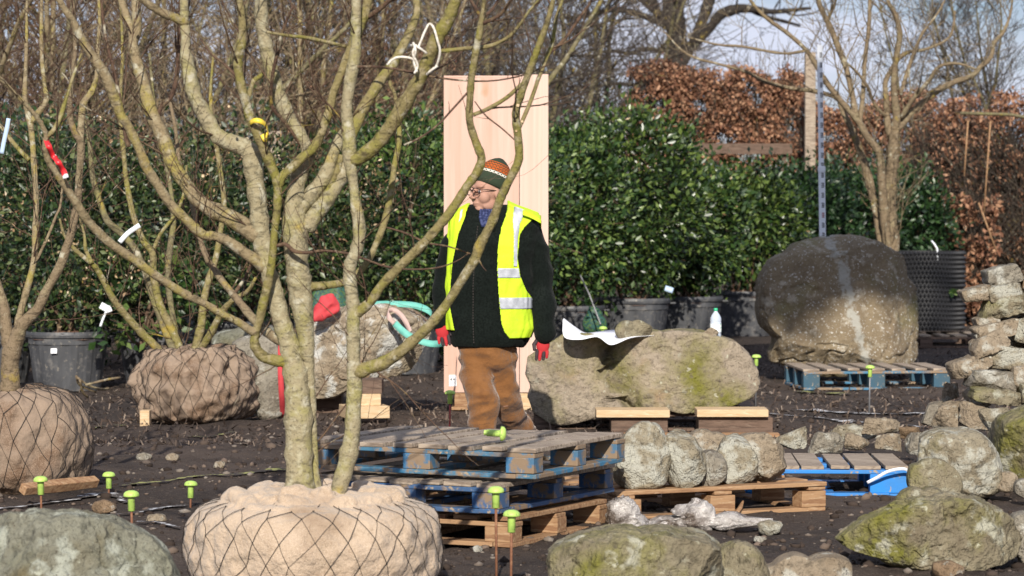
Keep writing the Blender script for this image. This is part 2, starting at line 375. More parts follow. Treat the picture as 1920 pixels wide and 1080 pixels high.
def mulchy():
    r = np.random.default_rng(9); V = []; F = []; k = 0
    for i in range(9000):
        y = 18.8+r.random()**1.2*14; x = (r.random()*2-1)*y*.19
        l = .008+.030*r.random()**2; wd = .002+.005*r.random(); a = r.random()*3.14; c, s = math.cos(a), math.sin(a)
        z = gz(x, y)+.01+.012*r.random(); t = r.normal(0, .012)
        V += [(x-c*l-s*wd, y-s*l+c*wd, z-t), (x-c*l+s*wd, y-s*l-c*wd, z-t+.004), (x+c*l+s*wd, y+s*l-c*wd, z+t), (x+c*l-s*wd, y+s*l+c*wd, z+t+.006)]
        F.append((k, k+1, k+2, k+3)); k += 4
    m = leafmat('dry_litter', (.05, .035, .028), (.13, .095, .075), (.30, .24, .19), .9, .1)
    tag(fast_mesh('dry_litter', V, F, m), 'dry twigs and leaf litter on the soil around the pots', kind='stuff')
mulchy()
def drape_line(name, pts, width, m, label, seed=0):
    p = cr_spline([[*G(*q)] for q in pts], 10); r = np.random.default_rng(seed); V = []
    n = len(p)
    for i in range(n):
        d = p[min(i+1, n-1)]-p[max(i-1, 0)]; d /= np.linalg.norm(d); s = np.array([-d[1], d[0], 0])
        wd = width*(.15+.9*r.random())
        for k in (-1, -.33, .33, 1):
            q = p[i]+s*wd*k*.5; q[2] = gz(q[0], q[1])+.012; V.append(q)
    mb = MB().grid(V, n, 4)
    o = mb.build(name, m); tag(o, label, kind='structure'); return o
drape_line('chalk_line', [(-40, 955), (60, 948), (140, 938), (200, 930), (240, 940)], .10, M['lime'], 'white chalk line by the left stakes', 1)
drape_line('chalk_line', [(195, 967), (260, 958), (310, 952), (352, 948)], .10, M['lime'], 'white chalk line leading to the fourth stake', 2)
drape_line('chalk_line', [(255, 992), (300, 990), (335, 1000)], .07, M['lime'], 'short white chalk smear near the grey boulder', 3)
drape_line('chalk_line', [(1430, 770), (1520, 775), (1620, 782), (1740, 783)], .17, M['lime'], 'white chalk line in front of the big boulder', 4)
drape_line('chalk_line', [(1440, 783), (1540, 787), (1660, 795), (1750, 800)], .10, M['lime'], 'second white chalk line in front of the big boulder', 5)
drape_line('yellow_line', [(225, 915), (330, 906), (420, 900), (470, 894), (540, 888)], .07, M['yel'], 'faded yellow line across the soil', 6)
drape_line('yellow_line', [(165, 810), (200, 806), (235, 806)], .10, M['yel'], 'yellow mark beside the middle root ball', 7)
drape_line('yellow_line', [(350, 817), (400, 815), (440, 810)], .08, M['yel'], 'yellow mark under the middle root ball', 8)
drape_line('yellow_line', [(1495, 740), (1540, 738), (1590, 741)], .16, M['yel'], 'yellow mark in front of the teal pallet', 9)

# ------------------------------------------------------------------ rocks
def outline_rock(name, outl, D, depth, m, label, seed=0, sub=5, box=.75, amp=.05, facets=9, parent=None, cat='rock', group=None, tilt=0, crack=1.0, flim=.70, creases=(), front=None):
    """silhouette pixels -> rounded body with that outline, its own depth, facets and bumps"""
    Dc = D+depth*.40
    o2 = np.array([[P(x, y, Dc).x, P(x, y, Dc).z] for x, y in outl]); c = (o2.max(0)+o2.min(0))/2
    rel = o2-c; ang = np.arctan2(rel[:, 1], rel[:, 0]); rad = np.hypot(rel[:, 0], rel[:, 1])*1.02
    idx = np.argsort(ang); ang = ang[idx]; rad = rad[idx]
    ang = np.concatenate([ang-2*math.pi, ang, ang+2*math.pi]); rad = np.tile(rad, 3)
    v, f = ICO[sub]; v = v.copy()
    size = rad.mean(); r = np.random.default_rng(seed)
    # local sphere: y = depth axis
    s = np.sqrt(np.clip(1-v[:, 1]**2, 0, 1)); a = np.arctan2(v[:, 2], v[:, 0])
    rr = np.interp(a, ang, rad)
    sb = s**box; yb = np.sign(v[:, 1])*np.abs(v[:, 1])**box
    q = np.stack([np.cos(a)*rr*sb, yb*depth/2, np.sin(a)*rr*sb], 1)
    n = v.copy()
    # facets: clip with random planes
    for i in range(facets):
        d = r.normal(size=3)*np.array([.55, 1, .55]); d[1] -= 1.0; d /= np.linalg.norm(d)
        h = q @ d; lim = h.max()*(flim+.20*r.random()); over = h > lim
        q[over] -= np.outer((h[over]-lim)*.93, d)
    if front:
        lim = depth/2*front; g = -q[:, 1]+.10*q[:, 2]+.06*np.abs(q[:, 0]); ov = g > lim; q[ov, 1] += (g[ov]-lim)*.9
    off = seed*7.3
    cz = []
    for (x0, y0, x1, y1, wd, dp) in creases:
        a = P(x0, y0, Dc); b = P(x1, y1, Dc); cz.append((a.x-c[0], a.z-c[1], b.x-c[0], b.z-c[1], wd, dp))
    for i in range(len(q)):
        p = Vector((q[i]/size*1.0).tolist())
        if cz and q[i][1] < 0:
            jx = .03*mnoise.noise(p*4)
            for (ax_, az_, bx_, bz_, wd, dp) in cz:
                ux, uz = bx_-ax_, bz_-az_; t_ = min(1, max(0, ((q[i][0]-ax_)*ux+(q[i][2]-az_)*uz)/(ux*ux+uz*uz)))
                ds_ = math.hypot(q[i][0]+jx-ax_-ux*t_, q[i][2]-az_-uz*t_)
                if ds_ < wd*2: q[i][1] += dp*math.exp(-(ds_/wd)**2*2)
        k = mnoise.fractal(p*1.7+Vector((off, 0, 0)), .9, 2.1, 5)*amp*size
        k += amp*.45*size*mnoise.noise(p*9+Vector((0, off, 0)))
        if sub >= 5:
            cr_ = abs(mnoise.noise(p*1.3+Vector((off, 3, off)))+.25*mnoise.noise(p*5)); k -= max(0, 1-cr_/.05)*.05*size*crack
            k += amp*.22*size*mnoise.noise(p*21)
        q[i] += n[i]*k
    org = np.array([c[0], D+depth*.40, 0]); base = q+np.array([c[0], D+depth*.40, c[1]])
    org[2] = base[:, 2].min()
    o = fast_mesh(name, base-org, f, m, smooth=True); o.location = org
    tag(o, label, cat, group); 
    return o
def slab(w_, h_, seed, n=30):
    r = np.random.default_rng(seed); c = [(-w_/2, -h_/2), (w_/2, -h_/2), (w_/2, h_/2), (-w_/2, h_/2)]; c = [(x*(1+r.uniform(-.16, .10)), y*(1+r.uniform(-.30, .12))) for x, y in c]
    if r.random() < .5: k = r.integers(0, 4); c[k] = (c[k][0]*.72, c[k][1])
    o = []
    for i in range(4):
        a, b = c[i], c[(i+1) % 4]
        for t in np.linspace(.04, .96, n//4): o.append((a[0]+(b[0]-a[0])*t+r.normal(0, .012*w_), a[1]+(b[1]-a[1])*t+r.normal(0, .025*h_)))
    return o
def blobpoly(x0, y0, x1, y1, seed=0, n=14, sq=.7, jag=.08):
    r = np.random.default_rng(seed); cx, cy = (x0+x1)/2, (y0+y1)/2; o = []
    for i in range(n):
        a = 2*math.pi*i/n; c, s = math.cos(a), math.sin(a)
        k = 1+r.normal(0, jag)*.8
        o.append((cx+(x1-x0)/2*math.copysign(abs(c)**sq, c)*k, cy+(y1-y0)/2*math.copysign(abs(s)**sq, s)*k))
    return o
RK = 'loose rocks and boulders on the ground'
# large boulder
def ex_boulder(t, cur, c):
    # pale lichen streak with a shape of its own down the face
    N = t.nodes.new; K = t.links.new
    sp = N('ShaderNodeSeparateXYZ'); K(c.outputs['Object'], sp.inputs[0])
    nz_ = N('ShaderNodeTexNoise'); nz_.inputs['Scale'].default_value = 9; nz_.inputs['Detail'].default_value = 12; nz_.inputs['Roughness'].default_value = .75; K(c.outputs['Object'], nz_.inputs['Vector'])
    m1 = N('ShaderNodeMath'); m1.operation = 'MULTIPLY_ADD'; K(sp.outputs['Z'], m1.inputs[0]); m1.inputs[1].default_value = .26; m1.inputs[2].default_value = -.24
    m2 = N('ShaderNodeMath'); m2.operation = 'ADD'; K(sp.outputs['X'], m2.inputs[0]); K(m1.outputs[0], m2.inputs[1])
    m3 = N('ShaderNodeMath'); m3.operation = 'ABSOLUTE'; K(m2.outputs[0], m3.inputs[0])
    m4 = N('ShaderNodeMath'); m4.operation = 'MULTIPLY_ADD'; K(nz_.outputs[0], m4.inputs[0]); m4.inputs[1].default_value = -.50; K(m3.outputs[0], m4.inputs[2])
    mr = N('ShaderNodeMapRange'); K(m4.outputs[0], mr.inputs['Value']); mr.inputs['From Min'].default_value = -.195; mr.inputs['From Max'].default_value = -.235
    mi = N('ShaderNodeMixRGB'); K(mr.outputs[0], mi.inputs[0]); K(cur, mi.inputs[1]); mi.inputs[2].default_value = (.33, .32, .28, 1)
    return mi.outputs[0]
M['stone_big'] = mat('big_boulder_stone', (.21, .165, .105), .9, [(3, .42, .65, (.17, .13, .085), 9), (2, .55, .7, (.19, .165, .08), 8), (9, .56, .68, (.36, .32, .25), 10), (50, .60, .66, (.50, .49, .45), 3), (100, .6, .7, (.07, .055, .04), 3)],
    [(5, .5, .06, 'noise'), (30, .5, .02, 'noise'), (130, .4, .005, 'noise')], spec=.25, extra=ex_boulder)
outline_rock('boulder', [(1425,560),(1428,520),(1447,490),(1475,478),(1490,460),(1530,449),(1580,446),(1630,452),(1668,470),(1690,485),(1697,515),(1715,545),(1722,580),(1720,620),(1718,665),(1705,688),(1650,692),(1600,694),(1555,700),(1497,712),(1470,705),(1448,690),(1441,660),(1449,650),(1450,632),(1430,612),(1424,590)], 26.0, 1.15, M['stone_big'], 'huge upright boulder with a pale streak, tallest stone in the yard', 3, 7, .5, .032, 9, crack=.7, front=.72, creases=[(1420,612,1470,690,.035,.08),(1640,500,1600,700,.12,.04)], cat='boulder')
outline_rock('boulder', [(998,668),(1015,655),(1040,640),(1060,628),(1100,626),(1140,632),(1190,626),(1240,624),(1290,622),(1340,630),(1375,640),(1400,665),(1414,695),(1415,720),(1400,742),(1370,758),(1320,765),(1250,765),(1212,764),(1190,770),(1150,775),(1110,780),(1060,792),(1030,790),(1005,770),(996,740),(1003,722),(995,700)], 20.0, .85, M['stone_flat'], 'long flat topped mossy boulder raised on timbers, under the paper plan', 11, 7, .34, .035, 3, crack=.35, flim=.8, front=.55, creases=[(1152,622,1128,690,.04,.09),(1128,690,1150,730,.04,.09),(1150,730,1195,775,.04,.10),(1175,690,1195,760,.03,.04)], cat='boulder')
outline_rock('boulder', [(528,625),(545,600),(590,588),(640,580),(690,575),(740,573),(785,590),(808,615),(812,650),(800,672),(770,690),(735,702),(715,706),(690,715),(650,732),(615,745),(575,740),(545,700)], 21.6, .8, M['stone_prop'], 'pale buff boulder with white lichen propped on timber blocks under the teal sling', 21, 7, .5, .04, 9, cat='boulder')
outline_rock('boulder', [(438,640),(470,630),(510,632),(545,650),(548,700),(545,750),(530,782),(495,790),(480,772),(470,735),(455,690),(436,665)], 21.0, .5, M['stone_grey'], 'upright greenish boulder between the middle root ball and the main trunk', 23, 5, .7, .03, 5, cat='boulder')
outline_rock('boulder', [(400,632),(440,618),(500,615),(545,630),(540,700),(480,735),(430,720),(402,680)], 22.4, .6, M['stone_fore'], 'dark grey rock behind the greenish upright boulder', 26, 5, .7, .03, 5, cat='boulder')
outline_rock('boulder', [(-60,1000),(-20,975),(40,963),(110,961),(180,966),(240,985),(290,1012),(320,1050),(332,1090),(330,1180),(200,1230),(0,1230),(-70,1150)], 10.0, .6, M['stone_fore'], 'smooth blue grey boulder in the bottom left corner', 31, 7, .75, .045, 5, cat='boulder')
outline_rock('boulder', [(1003,1070),(1030,1035),(1075,1010),(1130,998),(1200,994),(1270,997),(1320,1005),(1345,1025),(1350,1060),(1348,1110),(1320,1165),(1100,1175),(1010,1140)], 10.9, .6, M['stone_moss'], 'broad lichen covered boulder at the bottom edge beside the two tall stakes', 33, 7, .6, .045, 6, cat='boulder')
outline_rock('boulder', [(1338,1040),(1355,1020),(1385,1014),(1415,1025),(1433,1050),(1438,1100),(1420,1150),(1345,1150)], 11.3, .22, M['stone_moss'], 'small dark mossy stone at the bottom edge right of the broad boulder', 35, 5, .7, .04, 4)
outline_rock('boulder', [(1415,1075),(1450,1060),(1520,1048),(1575,1043),(1592,1052),(1590,1090),(1560,1130),(1430,1130)], 11.5, .30, M['stone_tan'], 'flat pale stone slab at the bottom edge', 36, 5, .5, .02, 5)
outline_rock('boulder', [(1570,1010),(1600,985),(1640,958),(1690,942),(1740,930),(1800,930),(1850,945),(1895,975),(1916,1010),(1905,1045),(1860,1055),(1800,1062),(1740,1068),(1690,1060),(1640,1042),(1590,1024)], 12.2, .55, M['stone_moss'], 'large pointed boulder lying in the bottom right corner', 38, 7, .72, .055, 9, cat='boulder')
outline_rock('boulder', [(1680,938),(1690,924),(1730,918),(1770,925),(1790,940),(1760,960),(1700,960)], 12.75, .25, M['stone_moss'], 'knobbly stone peeping over the large pointed boulder', 39, 5, .7, .04, 4)
outline_rock('boulder', [(1900,965),(1930,960),(1990,980),(1990,1060),(1920,1060),(1903,1030)], 12.4, .3, M['stone_grey'], 'pale rock cut off by the right edge beside the pointed boulder', 40, 5, .7, .04, 4)
outline_rock('boulder', [(1712,850),(1722,822),(1750,808),(1790,805),(1830,808),(1855,830),(1868,860),(1876,895),(1868,920),(1840,930),(1790,932),(1740,920),(1715,900)], 15.3, .45, M['stone_lichen'], 'rounded grey boulder right of the bright blue pallet', 41, 6, .6, .03, 4, cat='boulder')
outline_rock('boulder', [(1708,872),(1722,868),(1780,872),(1797,890),(1800,928),(1760,930),(1712,928)], 14.95, .22, M['stone_moss'], 'square mossy block leaning on the rounded grey boulder', 42, 5, .5, .02, 6)
outline_rock('boulder', [(1846,812),(1870,785),(1905,770),(1960,760),(2040,790),(2040,900),(1960,915),(1900,905),(1870,880),(1850,845)], 15.6, .7, M['stone_moss'], 'bright mossy boulder at the foot of the dry stone pile', 43, 6, .7, .035, 5, cat='boulder')
outline_rock('boulder', [(1868,895),(1885,885),(1905,890),(1904,915),(1880,922),(1868,915)], 15.3, .12, M['stone_tan'], 'small yellowish stone wedged under the mossy boulder', 44, 4, .6, .03, 5)
outline_rock('boulder', [(1903,905),(1925,898),(1960,905),(1960,930),(1920,933),(1904,925)], 15.0, .15, M['stone_grey'], 'small grey stone at the right edge below the mossy boulder', 45, 4, .6, .03, 5)
# row behind the blue pallet
small = [
 ((1448,803,1520,842),17.3,'stone_lichen','white and brown lichened stone left of the row behind the blue pallet'),
 ((1517,812,1582,848),17.0,'stone_grey','greenish wedge stone behind the left end of the blue pallet'),
 ((1548,797,1642,825),17.8,'stone_lichen','long lichened stone at the back of the row behind the blue pallet'),
 ((1576,815,1640,846),17.2,'stone_tan','brown brick shaped stone in the middle of the row behind the blue pallet'),
 ((1610,783,1706,814),17.6,'stone_tan','pale pointed slab lying on top of the row behind the blue pallet'),
 ((1638,812,1700,846),17.2,'stone_tan','square brown block right of the brick shaped stone'),
 ((1685,800,1733,828),17.4,'stone_rust','small rusty stone at the right end of the row'),
 ((1682,808,1765,856),16.7,'stone_grey','grey slab leaning on the rounded boulder'),
 ((1722,750,1786,810),16.9,'stone_grey','round pale green stone standing left of the slanting stones'),
 ((1748,752,1832,812),16.6,'stone_tan','orange stained slanting stone between the round and the pointed ones'),
 ((1798,755,1868,812),16.5,'stone_tan','long slanting stone next to the orange stained one'),
 ((1833,765,1892,815),16.2,'stone_lichen','narrow pointed slanting stone nearest the pile'),
 ((1762,712,1806,760),17.2,'stone_tan','triangular stone at the left foot of the dry stone pile'),
]
for i, (b, D, m, lab) in enumerate(small):
    outline_rock('stone', [((b[0]+b[2])/2+x, (b[1]+b[3])/2+y) for x, y in slab(b[2]-b[0], b[3]-b[1], i+60)], D, (b[2]-b[0])/ppm(D)*.7, M[m], lab, i+60, 5, .5, .05, 18, flim=.55, cat='stone', group='loose stones beside the dry stone pile')
# dry stone pile: (outline box, angle deg, D)
pile = [
 (1882,518,70,38,-12,17.0,'stone_grey','rounded grey stone on the very top of the pile'),
 (1932,524,46,34,0,17.1,'stone_rust','orange brown stone at the top right of the pile'),
 (1828,551,56,28,-12,16.9,'stone_tan','thin yellowish stone sticking out left near the top of the pile'),
 (1884,547,62,30,-10,16.9,'stone_lichen','pale block directly under the topmost stone'),
 (1890,573,118,34,-12,16.9,'stone_moss','wide green edged slab below the pale block'),
 (1850,605,44,22,-14,16.9,'stone_tan','small flat stone under the wide slab'),
 (1868,618,86,26,-12,16.8,'stone_tan','long thin stone below the small flat one'),
 (1918,620,62,46,-10,16.9,'stone_lichen','blocky stone at the right edge in the middle of the pile'),
 (1842,632,34,24,-30,16.8,'stone_grey','small grey stone at the left side in mid pile'),
 (1850,645,74,32,-24,16.7,'stone_tan','knobbly tan stone tilted up to the right on the left flank'),
 (1893,668,98,38,4,16.7,'stone_lichen','large grey slab with a white lichen ring in mid pile'),
 (1820,685,74,32,-18,16.7,'stone_tan','slanting stone low on the left flank of the pile'),
 (1862,712,92,36,4,16.6,'stone_grey','wide grey stone in the lower course of the pile'),
 (1918,708,46,46,0,16.6,'stone_tan','rounded stone at the right edge low in the pile'),
 (1880,743,112,26,6,16.5,'stone_moss','mossy bottom slab under the wide grey stone'),
 (1930,738,36,34,0,16.5,'stone_moss','green stone at the right edge of the bottom course'),
 (1945,575,60,38,5,17.1,'stone_tan','stone at the right edge behind the wide green edged slab'),
 (1955,650,60,60,5,17.0,'stone_grey','grey stone cut off by the right edge in mid pile'),
 (1905,645,60,30,5,17.2,'stone_tan','stone packed behind the white ringed slab'),
 (1880,690,100,40,0,17.2,'stone_tan','dark filler stone deep inside the pile'),
 (1900,600,90,26,-6,17.3,'stone_tan','flat filler stone behind the wide slab'),
 (1835,742,44,44,-40,16.9,'stone_tan','steep stone standing at the lower left of the pile'),
]
for i, (cx, cy, wd, ht, an, D, m, lab) in enumerate(pile):
    pts = slab(wd*1.03, ht*1.06, i+90); a = R(an)
    pts = [(cx+x*math.cos(a)-y*math.sin(a), cy+x*math.sin(a)+y*math.cos(a)) for x, y in pts]
    outline_rock('stacked_stone', pts, D, .32, M[m], lab, i+90, 5, .30, .035, 10, flim=.72, cat='stone', group='stones of the dry stone pile')
# medium stones lying about
for i, (x, y, s, m, lab) in enumerate([(195,952,26,'stone_rust','brown stone lying on the chalk line between the stakes'),(324,858,15,'stone_tan','small square stone on the soil behind the stakes'),
    (293,975,22,'stone_tan','flat pale stone beside the tall foreground stake'),(1443,990,26,'stone_lichen','small pale stone on the soil right of the plastic film'),
    (1425,1012,14,'stone_grey','tiny pale stone above the flat slab'),(1777,1072,36,'stone_rust','brown stone under the pointed boulder'),(270,858,16,'stone_grey','thin grey stone chip on the dark soil'),
    (1310,650,0,'stone_grey',''),(895,1030,12,'stone_grey','small stone beside the left tall stake'),(412,872,14,'stone_tan','small pale stone in the open soil left of the trunk'),(1590,1000,0,'stone_grey','')]):
    if s: 
        D = 8250/(y+s*.35-400)
        outline_rock('stone', blobpoly(x-s*.9, y-s*.5, x+s*.9, y+s*.45, seed=i+130), D, s*1.4/ppm(D), M[m], lab, i+130, 3, .7, .06, 6, cat='stone')

# ------------------------------------------------------------------ pallets
def pallet(label, corner, ang, front, side, h=.155, z0=0, deck='wood_old', edge='blue_worn', block='blue_worn', nb=7, seed=0, group='wooden pallets', blocks=3, cen=True, miss=(), along=False, bw=.14):
    """corner: world xy of the near right corner; front edge runs to the left (rotated by ang), side runs back"""
    r = random.Random(seed)
    t = thing('pallet', label, 'pallet', (corner[0], corner[1], z0+gz(corner[0], corner[1])*0), group, ang)
    bt, bl = .021, h-4*.021
    def bd(name, cx, cy, cz, sx, sy, sz, mm, j=.004):
        mb = MB(); mb.box((0, 0, 0), (sx, sy, sz)); 
        o = mb.build(name, M[mm], t, bevel=.0035); o.location = (cx+r.uniform(-j, j), cy+r.uniform(-j, j), cz)
        o.rotation_euler = (r.uniform(-.006, .006), r.uniform(-.006, .006), r.uniform(-.012, .012)); return o
    # bottom boards run front to back
    for k in range(3):
        x = [-.05, -front/2, -front+.05][k]
        bd('bottom_board', x, side/2, bt/2+.001, .10, side, bt, edge)
        if k != 1: bd('bottom_board', -front/2, [.05, 0, side-.05][k], bt/2+.0005, front-.20, .10-.004, bt, edge)
    for ix in range(blocks):
        for iy in range(3):
            if not cen and ix == 1 and blocks == 3: continue
            x = -.0725+ix*(-(front-.145)/(blocks-1)); y = .05+iy*(side-.10)/2
            bd('block', x+(.07-bw/2 if ix == 0 else (bw/2-.07 if ix == blocks-1 else 0)), y, bt+.002+bl/2, bw, .098, bl, block, .003)
    if along:
        for k in range(3): bd('stringer_board', [-.052, -front/2, -front+.052][k], side/2, bt+bl+.003+bt/2, .10, side, bt, edge)
        for k in range(5):
            bd('deck_board', -front/2, .05+k*(side-.10)/4, 2*bt+bl+.004+bt/2, front, .10+.03*(k % 2), bt, deck, .004)
        return t
    for k in range(3):
        bd('stringer_board', -front/2, .05+k*(side-.10)/2, 2*bt*0+bt+bl+.003+bt/2, front, .098, bt, edge)
    for k in range(nb):
        if k in miss: continue
        wv = .10+.02*((k*7+seed) % 3)
        x = -wv/2-.002-(front-wv-.004)*k/(nb-1)
        bd('deck_board', x, side/2, 2*bt+bl+.004+bt/2, wv, side, bt, deck, .005)
    return t
c = P(1004, 905, 13.1)
def pc(px, D): return (P(px, 400, D).x, D)
ST = 'stack of three pallets beside the main tree'
pallet('natural wood pallet at the bottom of the stack of three', pc(962, 13.1), R(-27), 1.2, 1.0, deck='wood_new', edge='wood_new', block='wood_new', seed=3, group=ST)
pallet('deep blue chipped pallet in the middle of the stack of three', pc(938, 13.05), R(-27), 1.0, 1.2, z0=.157, deck='wood_old', edge='blue_deep', block='blue_deep', seed=4, group=ST)
pallet('worn light blue pallet on top of the stack of three', pc(1003, 13.05), R(-26), 1.2, 1.0, z0=.315, deck='wood_old', edge='blue_teal', block='blue_worn', seed=5, group=ST, nb=8)
pallet('bare wood pallet carrying the row of lichened stones', pc(1551, 14.75), R(26), 1.2, .9, h=.165, deck='wood_new', edge='wood_new', block='wood_new', seed=6, group='low pallets on the soil', along=True)
pallet('bright blue pallet tied with a white strap', pc(1706, 15.45), R(-2), .86, .8, h=.185, deck='wood_old', edge='blue_bright', block='blue_bright', seed=7, nb=6, cen=False, bw=.20, group='low pallets on the soil')
pallet('teal painted pallet lying in front of the huge boulder', pc(1783, 24.9), R(4), 1.26, 1.0, h=.20, deck='wood_old', edge='blue_teal', block='teal_dark', seed=8, group='low pallets on the soil')
pallet('dark wooden pallet under the long flat topped boulder', pc(1425, 20.15), R(0), 1.55, 1.0, h=.165, deck='wood_dark', edge='wood_dark', block='wood_dark', seed=9, group='low pallets on the soil')
pallet('shadowed old pallet under the black cellular pot', pc(1848, 32.6), R(0), 1.3, 1.1, h=.16, deck='wood_old', edge='wood_dark', block='wood_dark', seed=10, group='low pallets on the soil')
# stones standing on the pallet
row = [([(1160,905),(1163,850),(1175,820),(1205,798),(1232,805),(1248,845),(1250,880),(1243,905),(1200,915)],14.35,'stone_lichen','tallest lichened stone at the left end of the row on the pallet'),
 ([(1245,850),(1255,815),(1285,812),(1312,845),(1318,870),(1308,905),(1285,914),(1258,908),(1250,880)],14.4,'stone_lichen','second stone of the row, marked with a white curl of lichen'),
 ([(1308,880),(1315,855),(1340,848),(1358,870),(1355,895),(1340,908),(1315,910)],14.5,'stone_grey','smallest round stone low in the row on the pallet'),
 ([(1350,890),(1352,845),(1362,822),(1385,820),(1405,845),(1416,875),(1412,898),(1385,906),(1355,902)],14.6,'stone_lichen','white speckled stone fourth in the row on the pallet'),
 ([(1408,850),(1392,822),(1425,818),(1460,825),(1466,860),(1470,888),(1450,900),(1415,902)],14.7,'stone_tan','brown square shouldered stone at the right end of the row'),
 ([(1285,830),(1300,815),(1335,814),(1362,822),(1360,850),(1330,862),(1300,855)],14.95,'stone_tan','brown stone behind the row on the pallet'),
 ([(1150,850),(1158,828),(1180,822),(1190,860),(1180,900),(1155,905)],14.75,'stone_moss','mossy stone half hidden behind the tallest one')]
for i, (ol, D, m, lab) in enumerate(row):
    cx_ = sum(a[0] for a in ol)/len(ol); cy_ = max(a[1] for a in ol); ol = [(cx_+(a[0]-cx_)*1.10, cy_+(a[1]-cy_)*1.05) for a in ol]
    outline_rock('upright_stone', ol, D, .26, M[m], lab, 160+i, 5, .45, .045, 9, flim=.70, cat='stone', group='row of stones on the pallet')
# ------------------------------------------------------------------ timbers
def timber(px0, py0, px1, py1, D, depth, m, label, name='timber', rz=0):
    a = P(px0, py0, D); b = P(px1, py1, D)
    mb = MB().box((0, 0, 0), (abs(b.x-a.x), depth, abs(a.z-b.z)))
    o = mb.build(name, M[m], bevel=.004); o.location = ((a.x+b.x)/2, D+depth/2, (a.z+b.z)/2); o.rotation_euler = (0, 0, rz)
    tag(o, label, 'timber', 'timber blocks under the boulders'); return o
timber(1118, 769, 1256, 783, 19.70, .30, 'wood_pale', 'pale plank on the brown block under the left half of the flat boulder')
timber(1146, 784, 1252, 814, 19.75, .30, 'wood_dark', 'brown timber block under the left pale plank')
timber(1307, 768, 1441, 782, 19.70, .30, 'wood_pale', 'pale plank on the brown block under the right half of the flat boulder')
timber(1310, 783, 1449, 813, 19.75, .30, 'wood_dark', 'brown timber block under the right pale plank')
timber(1170, 813, 1462, 820, 19.60, .12, 'wood_new', 'thin reddish board lying below the timber blocks')
timber(640, 762, 722, 785, 20.9, .30, 'wood_pale', 'lowest timber under the right end of the propped boulder', rz=.25)
timber(655, 739, 710, 761, 20.95, .32, 'wood_pale', 'middle timber under the right end of the propped boulder', rz=.1)
timber(660, 712, 716, 738, 21.0, .30, 'wood_dark', 'top dark timber under the right end of the propped boulder')
timber(585, 742, 640, 785, 21.9, .30, 'wood_dark', 'dark timber under the middle of the propped boulder')
o = timber(262, 770, 280, 800, 20.4, .12, 'wood_pale', 'short pale peg beside the middle root ball')
def offcut():
    mb = MB(); a = P(42, 925, 15.0); b = P(180, 910, 15.4); mb.tube([a+Vector((0, 0, .02)), (a+b)/2+Vector((0, 0, .02)), b+Vector((0, 0, .02))], [.034, .038, .034], 4, up=(0, .45, 1))
    o = mb.build('wood_offcut', M['wood_new'], bevel=.005, origin=a); tag(o, 'long yellowish wood offcut lying beside the left root ball', 'offcut')
    mb = MB(); a = P(1377, 968, 14.45); b = P(1393, 940, 14.6); mb.tube([a, (a+b)/2+Vector((.006, 0, 0)), b], [.012, .014, .006], 5)
    o = mb.build('wood_splinter', M['wood_new'], origin=a); tag(o, 'broken wood splinter leaning on the middle block of the stone pallet', 'splinter')
offcut()
# ------------------------------------------------------------------ traced trees
class Traced:
    """branches given as (px, py, width px); each one starts where it leaves an earlier one"""
    def __init__(s, D, seed=0): s.D = D; s.seg = np.zeros((0, 4)); s.br = []; s.r = random.Random(seed)
    def add(s, pts, dd=None, root=False, sub=4, dstart=None):
        p = np.array(pts, float)
        if dstart is not None: d0 = dstart
        elif len(s.seg) and not root:
            k = np.argmin(np.hypot(s.seg[:, 0]-p[0, 0], s.seg[:, 1]-p[0, 1])); d0 = s.seg[k, 3]
        else: d0 = s.D
        L_ = np.concatenate([[0], np.cumsum(np.hypot(*np.diff(p[:, :2], axis=0).T))]); Lm = L_[-1]/ppm(s.D)
        if dd is None: dd = s.r.uniform(-.45, .45)*Lm
        d = d0+dd*L_/L_[-1]
        q = cr_spline(np.column_stack([p, d]), sub)
        s.seg = np.vstack([s.seg, q]); s.br.append(q); return q
def w3(q): return [P(a[0], a[1], a[3]) for a in q], [max(a[2], .8)/2/ppm(a[3]) for a in q]
def branch_mesh(q, mb, sides=8, knob=.10, seed=0):
    pts, rad = w3(q); r = random.Random(seed)
    rad = [x*(1+r.uniform(-knob, knob)*.5) for x in rad]
    if rad[0] > .012:     # swelling nodes
        for k in range(2, len(rad)-2, r.randint(4, 7)): rad[k] *= 1.10
    mb.tube(pts, rad, sides, rough=.10 if rad[0] > .01 else 0, seed=seed)
def grow(mb, p, d, ln, rad, depth, r, up=.25, curl=.35, forks=3, sides=4, seglen=.12, minr=.0007, spread=.9):
    """random branch in 3-D with side shoots"""
    n = max(3, int(ln/seglen)); pts = [Vector(p)]; d = Vector(d).normalized()
    for i in range(n):
        d = (d+Vector((r.gauss(0, 1), r.gauss(0, 1), r.gauss(0, 1)))*curl*.35+Vector((0, 0, up*.15))).normalized()
        pts.append(pts[-1]+d*(ln/n))
    rs = [max(minr, rad*(1-.75*i/n)) for i in range(n+1)]
    mb.tube(pts, rs, sides, cap=False)
    if depth > 0:
        for k in range(forks):
            i = int(n*(.15+.8*r.random())); i = max(1, min(n-1, i)); dd = (pts[i+1]-pts[i]).normalized()
            ax = Vector((r.gauss(0, 1), r.gauss(0, 1), r.gauss(0, 1))).cross(dd).normalized()
            nd = (dd+ax*spread*(.5+.8*r.random())).normalized()
            grow(mb, pts[i], nd, ln*(.35+.35*r.random()), rs[i]*.65, depth-1, r, up, curl, forks, max(3, sides-1), seglen, minr, spread)
